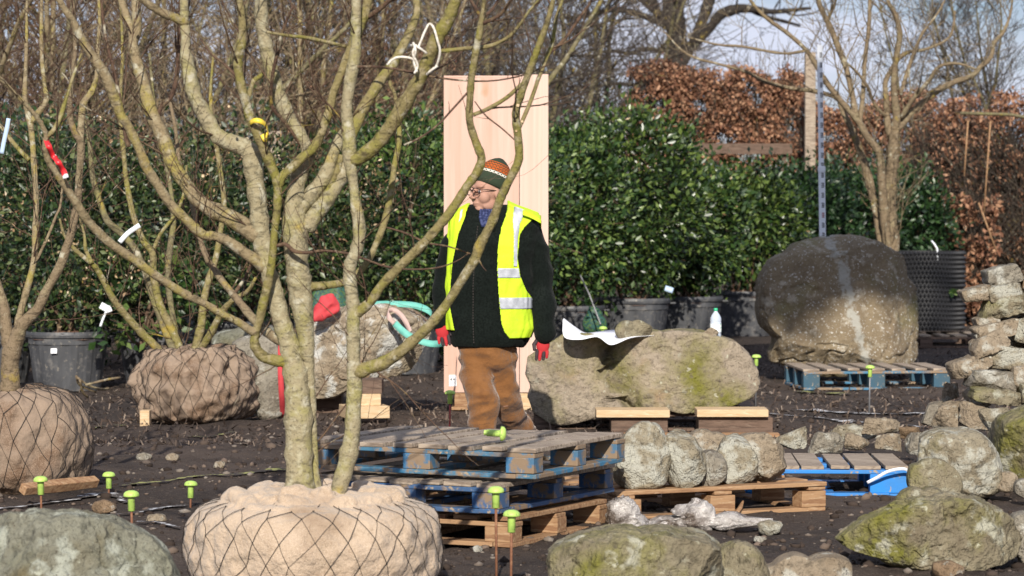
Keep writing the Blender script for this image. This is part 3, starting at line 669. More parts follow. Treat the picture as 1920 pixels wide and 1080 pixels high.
def twigs_on(tr, seed, per_m=5, lmax=.35, rad=.0022, wmax=26, depth=1, mb=None, forks=2, minr=.0008, avoid=()):
    r = random.Random(seed); mb = mb or MB()
    for q in tr.br:
        pts, rads = w3(q)
        for i in range(1, len(pts)-1):
            if q[i][2] > wmax: continue
            if avoid and any(x0 < q[i][0] < x1 and y0 < q[i][1] < y1 and r.random() < pr_ for x0, y0, x1, y1, pr_ in avoid): continue
            seg = (pts[i+1]-pts[i]).length
            for _ in range(int(per_m*seg+r.random())):
                dd = (pts[i+1]-pts[i]).normalized(); ax = Vector((r.gauss(0, 1), r.gauss(0, .7), r.gauss(0, 1))).cross(dd).normalized()
                nd = (dd*.55+ax+Vector((0, 0, .35))).normalized(); ln = lmax*(.15+r.random()**1.6)
                grow(mb, pts[i], nd, ln, min(rads[i]*.45, rad*(.5+ln/lmax)), depth if ln > lmax*.4 else 0, r, .25, .28, forks, 4, .045, minr)
    return mb

T1 = Traced(11.6, 1)
trunk1 = [T1.add([(563,955,62),(561,883,52),(560,820,50),(559,757,49),(556,715,46),(551,679,42),(538,631,36),(526,596,32),(519,560,31),(512,535,30),(503,508,30),(497,480,32),(489,433,34),(485,389,34),(479,345,35),(472,300,35),(468,282,34),(440,270,32),(418,261,30),(400,246,29),(383,214,28),(367,184,27),(358,154,27),(352,124,25),(348,95,20),(348,68,18),(346,38,16),(345,5,15),(342,-60,12),(340,-150,9)], .15),
 T1.add([(592,945,30),(590,870,15),(587,800,15),(583,740,18),(579,694,20),(576,663,26),(574,631,31),(569,596,38),(565,567,42),(562,537,44),(558,507,43),(556,478,44),(555,448,46),(552,418,48),(552,385,38),(556,350,32),(566,315,29),(577,292,26),(570,265,24),(551,237,24),(533,201,25),(518,163,26),(507,124,26),(498,83,24),(491,44,24),(489,0,24),(486,-70,20),(484,-150,14)], -.10, dstart=11.66)]
branches1 = []
def B1(pts, dd=None, m='bark_trunk', ds=None, **k): branches1.append((T1.add(pts, dd, dstart=ds, **k), m))
B1([(630,945,32),(636,915,31),(646,883,32),(655,846,33),(661,805,29),(663,757,28),(665,726,28),(663,679,26),(663,631,26),(662,611,25),(662,581,24),(660,552,24),(655,522,24),(658,493,24),(667,472,23),(673,448,24),(673,418,24),(668,389,21),(664,359,17),(661,330,20),(656,300,26),(655,267,26),(652,237,24),(650,201,21),(655,160,23),(663,118,23),(667,86,20),(667,50,19),(668,0,18),(668,-70,15),(667,-150,10)], 0, ds=11.45)
B1([(545,682,22),(535,679,21),(517,676,21),(494,669,20),(480,652,18),(477,636,17),(482,615,16),(487,596,16),(494,567,17),(501,537,17),(506,515,15),(511,480,15),(514,440,13),(517,415,14),(520,390,15),(521,352,17),(517,332,18),(502,296,20),(486,258,18),(471,225,18),(459,184,17),(449,142,16),(446,112,18),(452,83,18),(455,59,16),(453,30,14),(449,0,13),(440,-80,10)], -.28, 'bark_olive')
B1([(521,352,16),(530,330,17),(550,312,17),(566,296,17),(590,275,17),(607,237,16),(619,201,16),(625,175,15),(637,145,16),(649,115,18),(661,86,19),(674,50,20),(684,24,18),(690,0,17),(700,-80,13)], .0, 'bark_olive')
B1([(552,400,32),(566,386,30),(584,365,31),(601,344,29),(616,318,27),(622,296,23),(634,267,22),(648,245,18)], .05)
B1([(572,430,34),(584,412,32),(613,374,28),(631,347,27),(646,318,26),(654,290,24)], .03)
B1([(590,400,12),(619,353,12),(634,318,12),(640,290,10)], .0, 'bark_olive')
B1([(655,300,22),(673,297,26),(703,273,28),(728,243,26),(749,209,28),(771,175,26),(788,145,25),(805,106,25),(822,68,26),(839,38,25),(854,0,21),(872,-70,16)], -.25, 'bark_olive')
B1([(652,262,20),(664,238,24),(681,204,22),(698,175,20),(715,149,20),(737,119,18),(758,81,16),(771,55,16),(781,26,14),(781,0,14),(780,-60,12)], .25, 'bark_olive')
B1([(575,537,18),(590,537,17),(613,535,15),(643,530,14),(667,516,13),(690,490,12),(702,465,12),(714,436,13),(724,405,13),(732,366,12),(739,315,11),(749,255,10),(741,183,8),(732,157,7),(728,120,5)], .35, 'bark_olive')
B1([(667,590,18),(678,581,19),(696,564,19),(714,537,18),(745,505,18),(770,480,18),(800,450,18),(822,425,17),(840,403,18),(858,378,17),(875,350,17),(893,325,17),(903,298,16),(893,268,15),(881,230,14),(881,187,13),(884,145,13),(890,111,14),(896,77,13),(903,38,11),(907,13,9),(908,-40,7)], -.35, 'bark_olive')
B1([(668,700,26),(690,690,26),(720,680,24),(755,656,22),(785,630,20),(815,600,19),(840,567,18),(865,527,18),(890,487,18),(900,460,21),(912,437,17),(925,410,17),(941,366,16),(958,332,16),(973,298,16),(971,255,15),(967,213,15),(975,183,14),(988,145,14),(1001,111,14),(1013,77,12),(1026,43,11),(1037,0,9),(1048,-50,7)], -.45, 'bark_olive')
B1([(971,245,8),(978,230,8),(996,187,8),(1009,149,8),(1022,115,8),(1035,81,8),(1043,34,7),(1054,0,6),(1062,-50,5)], .1, 'bark_olive')
B1([(1030,100,6),(1060,72,6),(1086,34,6),(1107,4,5),(1125,-40,3)], .2, 'bark_brown')
B1([(888,215,7),(915,204,8),(950,183,8),(979,157,8)], -.05, 'bark_olive')
B1([(812,98,9),(826,96,8),(873,91,8),(915,87,8),(950,72,7),(971,51,6),(992,21,5),(1009,0,4),(1025,-30,3)], -.2, 'bark_olive')
B1([(903,35,7),(925,15,6),(945,-20,5)], .1, 'bark_brown')
B1([(903,32,6),(888,8,5),(872,-25,4)], .1, 'bark_brown')
B1([(902,45,7),(935,30,7),(955,5,6),(970,-20,5)], -.1, 'bark_brown')
B1([(655,126,6),(700,125,5),(745,130,5),(830,147,4),(915,152,3),(984,140,3),(1030,120,2)], -.3, 'bark_brown')
B1([(878,172,4),(850,203,4),(820,235,4),(788,258,4),(758,272,4)], -.2, 'bark_brown')
B1([(967,264,3),(940,240,3),(911,217,3),(890,190,2)], .05, 'bark_brown')
B1([(515,462,7),(535,458,8),(550,470,8),(575,474,6),(607,470,5),(655,476,5),(690,488,4),(725,500,4),(770,505,3),(820,502,3),(855,490,2),(880,474,2)], -.25, 'bark_brown')
B1([(720,425,3),(760,437,4),(800,455,4),(840,462,3),(882,476,3)], -.1, 'bark_brown')
B1([(897,485,3),(905,500,2),(912,508,1.5)], -.05, 'bark_brown')
B1([(480,622,15),(469,619,15),(447,604,14),(416,588,14),(389,572,14),(350,553,15),(311,529,15),(272,502,16),(233,475,16),(202,452,17),(167,417,17),(144,382,16),(121,347,15),(101,316,13),(89,297,12),(84,270,10),(86,250,9),(67,217,8),(50,198,8),(33,180,7),(0,147,7),(-40,110,6)], -.6, 'bark_yellow')
B1([(88,255,9),(100,245,9),(113,220,9),(123,187,8),(135,150,6),(143,127,5),(153,100,4)], .1, 'bark_olive')
B1([(500,505,24),(483,490,23),(459,475,21),(430,454,19),(405,443,18),(381,440,18),(350,413,18),(319,382,18),(296,347,18),(276,316,18),(268,298,18),(258,273,17),(240,237,18),(225,213,18),(213,178,20),(199,145,20),(184,121,20),(166,95,18),(151,68,16),(136,39,14),(118,12,12),(100,-20,10),(80,-60,7)], -.35, 'bark_yellow')
B1([(488,442,34),(474,437,34),(459,425,33),(430,408,32),(406,397,30),(385,387,28),(365,368,26),(348,345,26),(331,319,26),(321,303,26),(314,281,26),(302,249,26),(287,219,26),(276,184,24),(267,148,24),(258,119,22),(252,98,20),(250,80,19),(257,59,18),(256,30,18),(255,0,17),(253,-60,14),(251,-140,9)], .4, 'bark_yellow')
B1([(250,82,15),(246,59,14),(237,30,14),(228,0,14),(218,-60,10)], .15, 'bark_yellow')
B1([(295,225,9),(302,201,9),(323,178,9),(332,136,9),(335,89,9),(338,44,9),(339,0,9),(340,-50,7)], .15, 'bark_brown')
B1([(350,45,16),(330,34,16),(305,24,16),(281,10,14),(258,-8,12),(230,-30,9)], -.15, 'bark_yellow')
B1([(242,275,8),(237,261,8),(231,219,7),(222,172,7),(210,118,7),(201,83,6),(193,36,5),(190,0,4),(188,-40,3)], .1, 'bark_brown')
B1([(572,285,5),(560,267,6),(545,245,6),(530,225,6),(515,208,7),(508,190,7),(510,148,7),(519,104,7),(530,59,6),(550,9,4)], -.2, 'bark_brown')
B1([(648,87,7),(622,81,7),(578,71,7),(542,67,6),(500,60,5)], -.2, 'bark_olive')
B1([(545,645,22),(520,636,20),(500,622,19),(474,597,17),(452,570,15),(438,553,14),(415,525,13),(402,505,12),(390,488,11),(377,455,10),(366,409,9),(354,358,9),(338,319,8),(330,250,7),(318,190,6),(300,150,5)], .7, 'bark_pale')
B1([(438,553,8),(450,535,7),(459,522,6),(471,493,5),(480,470,4)], .1, 'bark_brown')
B1([(690,32,9),(705,22,9),(722,8,9),(745,-15,8),(765,-40,7)], -.1, 'bark_brown')
B1([(448,150,6),(440,140,6),(420,120,5),(395,100,4),(375,70,3)], .1, 'bark_brown')
B1([(462,195,9),(474,155,10),(485,145,8),(494,137,6)], .1, 'bark_olive')
def ball_surface(prof, squash, seed, fold=.02, gather=.0):
    """returns S(t, s): t angle, s along profile 0..1 (bottom to top), with soft folds"""
    pr = cr_spline(prof, 6); sl = np.linspace(0, 1, len(pr))
    def S(t, s, off=0):
        r = np.interp(s, sl, pr[:, 0]); z = np.interp(s, sl, pr[:, 1])
        x = math.cos(t)*r*squash[0]; y = math.sin(t)*r*squash[1]
        sc0 = pr[:, 0].max()
        n = mnoise.fractal(Vector((math.cos(t)*2.2, math.sin(t)*2.2, s*5+seed*5)), .8, 2, 3)
        k = math.sin(t*17+seed+3*mnoise.noise(Vector((math.cos(t)*1.5, math.sin(t)*1.5, seed+s*2))))
        rg = 1-abs(mnoise.noise(Vector((math.cos(t)*5+seed, math.sin(t)*5, s*6)))+.5*mnoise.noise(Vector((math.cos(t)*11, math.sin(t)*11, s*13+seed))))*2.2
        dr = sc0*(fold*n+gather*k*max(0, s-.55)/.45*.5+fold*.55*max(-1, rg))
        rr = 1+(dr+off)/max(r, sc0*.25)
        return Vector((x*rr, y*rr, z+off*.4*(1 if s > .5 else -.2)+sc0*fold*.5*n*(s > .7)))
    return S
def root_ball(parent, prof, squash, seed, m, fold=.03, gather=.12, cols=26, rows=7, netr=.0016, smax=.86, soil_z=None, detail=(120, 60)):
    S = ball_surface(prof, squash, seed, fold, gather); nu, nv = detail[1], detail[0]
    V = [S(2*math.pi*j/nv, i/(nu-1)) for i in range(nu) for j in range(nv)]
    mb = MB(); mb.grid([tuple(v) for v in V], nu, nv, closed=True)
    b = mb.build('root_ball', M[m], parent, smooth=True)
    nb = MB(); r = random.Random(seed); jit = {}
    def node(i, j):
        j %= cols
        if (i, j) not in jit: jit[(i, j)] = (r.gauss(0, .16), r.gauss(0, .10))
        a, c_ = jit[(i, j)]; return ((j+(.5 if i % 2 else 0)+a)*2*math.pi/cols, (.02+(i+c_)/rows*(smax-.02)))
    for i in range(rows):
        for j in range(cols):
            a = node(i, j)
            for dj in ((0, -1) if i % 2 == 0 else (0, 1)):
                c_ = node(i+1, j+dj); t1 = c_[0]
                while t1-a[0] > math.pi: t1 -= 2*math.pi
                while t1-a[0] < -math.pi: t1 += 2*math.pi
                pts = [S(a[0]+(t1-a[0])*k/5, min(1, a[1]+(c_[1]-a[1])*k/5), .007) for k in range(6)]
                nb.tube(pts, netr*r.uniform(.7, 1.3), 3, cap=False)
            nb.ball(S(a[0], a[1], .007), netr*2.2, 6, 4)
    nb.build('netting', M['net'], b)
    return b, S
def mk_tree(T, trunks, branches, name, label, cat, origin, twig=None, tm='bark_trunk', group=None, sides=10, wide=None):
    t = thing(name, label, cat, origin, group)
    mb = MB()
    for i, q in enumerate(trunks): branch_mesh(q, mb, sides+6, seed=i)
    local(t, mb.build('trunk', M[tm], smooth=True))
    for i, (q, m) in enumerate(branches):
        mb = MB(); branch_mesh(q, mb, sides, seed=i+10); local(t, mb.build('branch', M[m], smooth=True))
    return t
o1 = Vector((P(588, 950, 11.65).x, 11.65, 0))
tree1 = mk_tree(T1, trunk1, branches1, 'multi_stem_tree', 'big many stemmed bare tree with thick lichened trunks, root ball wrapped in clean pale burlap', 'tree', o1, sides=12)
mbt = twigs_on(T1, 4, 10, .60, .0026, 34, forks=3, avoid=((800, 235, 1075, 660, .93), (800, 120, 1075, 236, .6), (700, 400, 801, 560, .6))); local(tree1, mbt.build('twigs', M['bark_brown'], smooth=True))
# knots
kb = MB()
for (x, y, w_) in [(971,198,6),(979,228,5),(968,246,4),(430,200,5),(382,330,6),(516,165,5)]:
    k = np.argmin(np.hypot(T1.seg[:, 0]-x, T1.seg[:, 1]-y)); a = T1.seg[k]; p = P(x, y, a[3]); kb.tube([p, p+Vector((0, -a[2]/2/ppm(a[3])-.004, 0))], w_/2/ppm(a[3]), 8)
local(tree1, kb.build('pruning_cut', M['wood_pale']))
rb, S1 = root_ball(tree1, [(.30,.0),(.45,.03),(.495,.10),(.505,.18),(.495,.26),(.465,.32),(.41,.350),(.30,.372),(.17,.385),(.10,.39),(.02,.39)], (1, .95), 3, 'burlap', .034, .10, 27, 6, .0013, .74, detail=(200, 90))
rb.location = (0, 0, 0)
# rolled collar of cloth round the trunks
mb = MB(); r_ = random.Random(8)
for k in range(34):
    a = r_.random()*6.283; rr = .10+.26*r_.random()**.7; z = .388-.10*(rr-.1)+r_.uniform(-.012, .014); yaw = a+1.57+r_.uniform(-.5, .5)
    mb.ball((math.cos(a)*rr, math.sin(a)*rr*.95, z), (.06+.07*r_.random(), .030+.03*r_.random(), .018+.020*r_.random()), 14, 8, np.array(Matrix.Rotation(yaw, 3, 'Z') @ Matrix.Rotation(r_.uniform(-.35, .35), 3, 'Y')))
mb.lathe([(.40, .325), (.38, .355), (.25, .378), (.02, .388)], sides=40, capb=True)
o = mb.build('cloth_collar', M['burlap'], rb, smooth=True); remesh(o, .008, 3, disp=lambda c: .020*(1-2.4*abs(mnoise.noise(Vector((c.x*7, c.y*7, c.z*9)))))*.6+.008*mnoise.noise(c*34))

# tree on the middle root ball
T2 = Traced(20.9, 2); br2 = []
def B2(pts, dd=None, m='bark_olive', ds=20.9): br2.append((T2.add(pts, dd, dstart=ds), m))
q2 = T2.add([(345,690,36),(344,672,30),(342,662,20)], 0)
B2([(310,668,17),(296,654,16),(280,638,15),(264,623,15),(233,588,14),(210,557,13),(194,526,12),(182,505,11),(172,494,10),(148,475,9),(136,463,8),(120,440,6),(112,410,4)], -.4)
B2([(172,494,9),(165,478,8),(160,465,7),(158,440,5),(150,410,4)], .1, ds=20.6)
B2([(332,672,18),(323,650,17),(307,611,15),(284,549,14),(272,510,13),(255,470,13),(230,440,13),(202,415,13),(190,385,12),(175,339,11),(171,300,10),(165,250,8),(150,190,6)], .3, 'bark_haze')
B2([(345,675,18),(338,655,17),(323,619,16),(300,572,15),(288,518,14),(286,475,13),(268,450,12),(249,401,11),(237,339,10),(233,300,9),(225,200,8),(230,100,6),(225,0,5)], .1)
B2([(360,670,17),(367,650,16),(377,611,16),(381,572,15),(389,533,13),(404,487,12),(412,440,11),(420,380,10),(410,300,9),(395,200,7),(400,100,5)], .2)
B2([(370,670,15),(380,650,14),(395,625,14),(408,600,13),(420,580,12),(440,560,10),(465,545,8),(480,520,6)], -.3)
B2([(335,665,12),(327,611,11),(317,549,12),(315,502,12),(319,463,12),(325,417,11),(322,370,9),(310,300,8),(290,200,7),(280,100,5)], .5, 'bark_haze')
B2([(286,475,8),(300,440,7),(330,400,6),(345,360,5),(350,310,4)], .2, ds=21)
o2 = Vector((P(365, 700, 21.0).x, 21.0, 0))
tree2 = mk_tree(T2, [q2], br2, 'multi_stem_tree', 'slender olive stemmed tree growing from the creased middle root ball', 'tree', o2, sides=8, tm='bark_haze')
local(tree2, twigs_on(T2, 14, 6, .8, .0038, 30, minr=.0016, forks=3).build('twigs', M['bark_brown'], smooth=True))
rb, S2 = root_ball(tree2, [(.22,.0),(.36,.05),(.415,.16),(.42,.28),(.40,.40),(.34,.50),(.27,.545),(.20,.53),(.12,.47)], (1, .95), 5, 'burlap_dirty', .13, .12, 30, 9, .0017, .96, detail=(160, 80))
mb = MB(); mb.ball((0, 0, .44), (.25, .24, .06), 20, 8); mb.build('root_soil', M['root_soil'], rb, smooth=True)
# tree on the left root ball
T3 = Traced(15.7, 3); br3 = []
def B3(pts, dd=None, m='bark_pale', ds=None): br3.append((T3.add(pts, dd, dstart=ds), m))
q3 = T3.add([(18,735,40),(19,712,36),(20,670,34),(31,635,30),(43,607,24),(70,580,19),(89,541,17),(113,498,17),(128,455,16),(138,417,15),(146,378,15),(148,339,13),(151,300,14),(151,267,14),(139,246,12),(130,207,11),(133,163,10),(139,119,9),(141,74,8),(139,30,7),(140,-30,6)], -.3)
B3([(151,267,14),(153,222,13),(157,193,13),(172,172,11),(181,142,9),(184,89,8),(187,44,7),(185,0,6),(180,-40,5)], .2, 'bark_yellow')
B3([(20,660,26),(12,620,24),(6,572,21),(-3,541,18),(-20,480,15),(-30,350,12),(-20,200,9),(-10,100,7)], .2)
B3([(33,615,16),(40,580,14),(51,541,13),(64,487,12),(66,436,12),(68,389,11),(66,339,11),(63,300,11),(62,277,11),(57,233,12),(47,187,10),(48,133,8),(50,67,6),(50,17,5),(52,-20,4)], .3, 'bark_yellow')
B3([(58,230,10),(73,210,12),(87,187,10),(83,157,8),(78,100,8),(78,33,7),(78,-20,6)], .1, 'bark_yellow')
B3([(62,500,7),(75,475,6),(93,436,6),(105,405,5),(113,386,5),(118,340,4)], .1)
B3([(55,300,9),(40,285,9),(20,262,8),(0,235,7),(-20,215,6)], .1, 'bark_olive')
o3 = Vector((P(20, 740, 15.9).x, 15.9, 0))
tree3 = mk_tree(T3, [q3], br3, 'multi_stem_tree', 'lichened tree at the left edge on the darkly netted root ball', 'tree', o3, sides=9, tm='bark_pale')
local(tree3, twigs_on(T3, 24, 7, .8, .003, 30, minr=.0014, forks=3).build('twigs', M['bark_brown'], smooth=True))
rb, S3 = root_ball(tree3, [(.28,.0),(.38,.06),(.42,.17),(.42,.30),(.40,.42),(.35,.50),(.27,.545),(.18,.56),(.1,.57),(.02,.57)], (1, .95), 7, 'burlap_dirty', .06, .10, 26, 9, .0016, .97, detail=(160, 80))
# right tree in the cellular pot
T4 = Traced(33.6, 4); br4 = []
def B4(pts, dd=None, m='bark_pale', ds=None): br4.append((T4.add(pts, dd, dstart=ds), m))
q4 = T4.add([(1668,500,34),(1672,478,28),(1675,450,24),(1671,422,22),(1669,356,22),(1673,311,22),(1677,267,22),(1677,244,20)], 0)
B4([(1664,500,16),(1653,458,15),(1644,400,16),(1627,329,16),(1613,284,14),(1596,240,13),(1582,213,10),(1573,191,8)], .4)
B4([(1668,500,20),(1664,462,19),(1658,400,18),(1653,333,16),(1649,289,14),(1627,258,14),(1609,227,13),(1578,191,11),(1547,151,10),(1529,120,9),(1511,93,8),(1476,62,8),(1440,36,7),(1413,9,6),(1390,-30,5)], -.6)
B4([(1574,188,9),(1560,180,8),(1529,171,8),(1476,164,8),(1431,151,7),(1396,133,6),(1347,120,5),(1289,102,4),(1244,58,3)], .8)
B4([(1511,95,6),(1480,100,5),(1449,98,5),(1391,87,5),(1347,84,4),(1290,70,3)], .6)
B4([(1677,244,18),(1688,235,16),(1707,214,13),(1733,189,12),(1760,169,12),(1791,153,11),(1822,142,10),(1840,124,10),(1858,107,9),(1864,80,8),(1880,62,7),(1893,31,5),(1898,0,4),(1900,-40,3)], .5)
B4([(1677,244,17),(1681,222,16),(1678,187,14),(1676,156,12),(1680,111,11),(1687,67,11),(1680,31,9),(1664,0,7),(1655,-40,5)], -.4)
B4([(1670,255,14),(1664,230,14),(1662,190,11),(1660,155,10),(1672,130,9),(1684,111,9),(1702,98,8),(1733,93,6),(1773,76,5),(1787,53,5),(1790,20,4)], .5)
B4([(1689,222,10),(1711,187,9),(1742,151,8),(1756,129,7),(1775,120,6),(1800,120,5),(1830,130,4)], -.6)
B4([(1664,222,7),(1640,196,6),(1627,164,6),(1609,138,5),(1590,120,4)], -.4)
B4([(1606,222,12),(1598,178,11),(1587,129,11),(1573,93,12),(1556,49,11),(1538,13,10),(1531,-20,9)], .6)
B4([(1553,35,6),(1562,15,5),(1572,-15,4)], -.1)
B4([(1612,232,10),(1618,178,9),(1622,111,8),(1629,53,8),(1631,0,7),(1632,-40,6)], .8)
B4([(1688,178,7),(1702,133,8),(1720,84,7),(1733,58,5),(1760,22,4),(1775,-10,3)], .5)
o4 = Vector((P(1668, 500, 33.6).x, 33.6, 0))
tree4 = mk_tree(T4, [q4], br4, 'multi_stem_tree', 'pale barked tree with spreading crown rising behind the huge boulder', 'tree', o4, sides=8, tm='bark_pale')
local(tree4, twigs_on(T4, 34, 4.6, 1.2, .006, 30, depth=2, forks=3, minr=.003).build('twigs', M['bark_pale'], smooth=True))
def cellular_pot():
    cx, cy = P(1730, 500, 33.6).x, 33.6; zb = .17; rad = .46; h = .90
    rad = (P(1806, 500, 33.6).x-P(1655, 500, 33.6).x)/2; cx = (P(1806, 500, 33.6).x+P(1655, 500, 33.6).x)/2
    t = thing('cellular_pot', 'black cellular pot wall standing behind the huge boulder', 'pot', (cx, cy, zb))
    mb = MB(); mb.lathe([(rad, 0), (rad, h), (rad-.008, h), (rad-.008, .0)], sides=72, capb=False, capt=False); 
    nc, nr = 66, 17
    for i in range(nr):
        for j in range(nc):
            a0 = 2*math.pi*(j+(.5 if i % 2 else 0))/nc
            if math.sin(a0) > .3: continue
            hw = math.pi/nc*.95; z = h*(i+.5)/nr; hz = h/nr*.62
            def q(a, zz, r): return (math.cos(a)*r, math.sin(a)*r, zz)
            mb.add([q(a0-hw, z, rad+.001), q(a0, z-hz, rad+.001), q(a0+hw, z, rad+.001), q(a0, z+hz, rad+.001), q(a0, z, rad+.034)], [(0,1,4),(1,2,4),(2,3,4),(3,0,4)])
    mb.build('pot_wall', M['airpot'], t)
    mb = MB(); mb.lathe([(0.02, h-.14), (rad-.01, h-.14)], sides=30, capb=False, capt=False); mb.build('soil', M['mulch'], t)
    mb = MB(); mb.tube([(.10, -rad+.02, h-.1), (.10, -rad+.02, h+.03), (.07, -rad+.03, h+.08), (.04, -rad+.06, h+.12)], .011, 8); mb.build('watering_tube', M['tagw'], t, smooth=True)
    p = P(1788, 547, 33.1); r = random.Random(3); V = []; F = []
    mb = MB()
    for k in range(26):
        a = r.random()*6.28; b = r.uniform(-.5, 1); ln = .05+.03*r.random(); d = Vector((math.cos(a), -.4, b)).normalized()*ln; s = Vector((-d.z, 0, d.x))*.25
        mb.add([(0, 0, 0), tuple(d*.5+s), tuple(d), tuple(d*.5-s)], [(0, 1, 2, 3)])
    o = mb.build('weed', M['laurel']); o.location = P(1788, 550, 33.6-rad+.0) ; tag(o, 'small green weed sprouting from the side of the black cellular pot', 'weed')
cellular_pot()

# ------------------------------------------------------------------ plant pots and shrubs
def pot_mesh(t, rt, h, seed=0, handles=True):
    mb = MB(); rb_ = rt*.80
    def ribs(a, z): return 1+.010*np.sign(np.sin(a*14+seed)) if .06*h < z < .78*h else np.ones(len(a))
    pr = [(rb_, 0), (rb_*1.01, .05*h), (rb_+(rt-rb_)*.2, .2*h), (rb_+(rt-rb_)*.75, .77*h), (rt*.975, .79*h), (rt*.98, .90*h), (rt*1.03, .905*h), (rt*1.04, .95*h), (rt*1.03, h), (rt*.98, h), (rt*.96, .86*h)]
    mb.lathe(pr, sides=84, capt=False, fn=ribs)
    p = mb.build('plant_pot', M['pot'], t, smooth=False)
    if handles:
        for s in (-1, 1):
            mb = MB(); mb.box((s*rt*1.07, 0, .90*h), (.10*rt*2, rt*.35, .02)); mb.build('handle', M['pot'], p, bevel=.005)
    mb = MB(); V = []
    mb.lathe([(rt*.97, .87*h), (rt*.7, .93*h), (rt*.3, .99*h), (.01, 1.0*h)], sides=24, capb=False, capt=True, fn=lambda a, z: 1+.06*np.sin(a*5+z*30))
    mb.build('mulch', M['mulch'], p, smooth=True)
    return p
def leaf_cloud(n, shape, size, seed, cl=.105, droop=.2, aspect=.5, fold=.25, zlo=0):
    """leaves on the outside and some inside of a lumpy body; shape = (rx, ry, rz, cz)"""
    r = np.random.default_rng(seed); rx, ry, rz, cz = shape
    nc = max(12, n//30)
    d = r.normal(size=(nc, 3)); d /= np.linalg.norm(d, axis=1)[:, None]
    rr = (.55+.45*r.random(nc)**.5)
    lump = np.array([1+.22*mnoise.noise(Vector((x[0]*2+seed, x[1]*2, x[2]*2))) for x in d])
    # boxier body
    bx = np.sign(d)*np.abs(d)**.88
    C = bx*rr[:, None]*lump[:, None]*np.array([rx, ry, rz])+np.array([0, 0, cz])
    C = C[C[:, 2] > zlo]; nc = len(C)
    spr = r.random(nc) < .10; C[spr, 2] += (C[spr, 2] > cz)*r.random(spr.sum())*.22
    k = r.integers(0, nc, n); P0 = C[k]+r.normal(0, cl, (n, 3))*np.array([1, 1, 1.1])
    outd = P0-np.array([0, 0, cz]); outd /= (np.linalg.norm(outd, axis=1)[:, None]+1e-6)
    ax = r.normal(size=(n, 3))*.75+outd*.8+np.array([0, 0, .35-droop]); ax /= np.linalg.norm(ax, axis=1)[:, None]
    s = np.cross(ax, r.normal(size=(n, 3))+outd*0); s /= (np.linalg.norm(s, axis=1)[:, None]+1e-6)
    nn = np.cross(s, ax); L0 = size*(.6+.6*r.random(n))[:, None]; W = L0*aspect*.5
    a = P0; b = P0+ax*L0*.45+s*W+nn*W*fold; c_ = P0+ax*L0; e = P0+ax*L0*.45-s*W+nn*W*fold; mI = P0+ax*L0*.5-nn*0
    V = np.stack([a, b, c_, e], 1).reshape(-1, 3)
    i = np.arange(n)*4; F = np.concatenate([np.stack([i, i+1, i+2], 1), np.stack([i, i+2, i+3], 1)])
    return V, F, C
def shrub(label, x, D, rt, hpot, wid, top, leaves, size, lm, seed, pale=.04, group='potted evergreens in the row', dep=None, cat='shrub', name='potted_shrub', low=0.0, pot=True):
    t = thing(name, label, cat, (x, D, 0), group)
    if pot: pot_mesh(t, rt, hpot, seed)
    hz = (top-hpot-low)/2; cz = hpot+low+hz; dep = dep or wid*.8
    V, F, C = leaf_cloud(leaves, (wid/2, dep/2, hz, cz), size, seed, zlo=hpot+.07+low*.5)
    r = random.Random(seed); mb = MB()
    for k in range(7):
        a = r.random()*6.28; q = (math.cos(a)*rt*.3, math.sin(a)*rt*.3, hpot*.9); e = C[r.randrange(len(C))]
        mid = Vector(((q[0]+e[0])/2+r.uniform(-.1, .1), (q[1]+e[1])/2, (q[2]+e[2])/2)); mb.tube(cr_spline([q, tuple(mid), tuple(e)], 4), np.linspace(.018, .004, 9), 5)
    for k in range(60):
        e = C[r.randrange(len(C))]; s0 = Vector(e)*.6+Vector((0, 0, cz))*.4; mb.tube([s0, (s0+Vector(e))/2+Vector((r.uniform(-.05, .05),)*3), e], [.006, .004, .002], 3)
    mb.build('stems', M['bark_brown'], t)
    fast_mesh('foliage', V, F, M[lm], t)
    if pale:
        n2 = int(leaves*pale); V2, F2, _ = leaf_cloud(n2, (wid/2, dep/2, hz, cz), size*.62, seed+50, zlo=hpot+.07+low*.5)
        fast_mesh('dry_leaves', V2, F2, M['pale_leaf'], t)
    return t
def sx(px, D): return P(px, 400, D).x
shrub('evergreen in the ridged pot with a small white label, behind the left tree', sx(125, 24.9), 24.95, .345, .50, 1.5, 2.3, 5967, 0.069, 'holly_shaded', 1, .10)
shrub('evergreen in the wide pot behind the middle root ball', sx(300, 25.4), 25.5, .38, .50, 1.45, 2.05, 5967, 0.069, 'holly_shaded', 2, .10)
shrub('evergreen in the pot between the middle root ball and the main trunk', sx(425, 26.2), 26.3, .35, .54, 1.35, 2.25, 5635, 0.069, 'holly_shaded', 3, .10)
shrub('evergreen at the far left behind the left tree', sx(-20, 25.6), 25.8, .36, .50, 1.8, 2.35, 5304, 0.069, 'dark_leaf', 4, .03)
shrub('evergreen directly behind the main trunk', sx(590, 26.8), 26.9, .36, .52, 1.5, 2.1, 5635, 0.073, 'holly_shaded', 5, .10)
shrub('broad glossy evergreen left of the tall crate, behind the propped boulder', sx(755, 27.5), 27.6, .38, .52, 1.45, 2.45, 7225, 0.077, 'laurel', 6, .003)
shrub('evergreen hidden behind the tall plywood crate', sx(935, 29), 29.4, .38, .52, 1.6, 2.35, 4675, 0.077, 'laurel', 7, .003)
shrub('evergreen just right of the worker, in the pot behind the paper plan', sx(1070, 31), 31.3, .36, .52, 1.25, 2.35, 7225, 0.081, 'laurel', 8, .003)
shrub('evergreen in the big pot topped with brown mulch', sx(1188, 31.8), 32.0, .40, .58, 1.6, 2.62, 8925, 0.084, 'holly', 9, .003, low=.1)
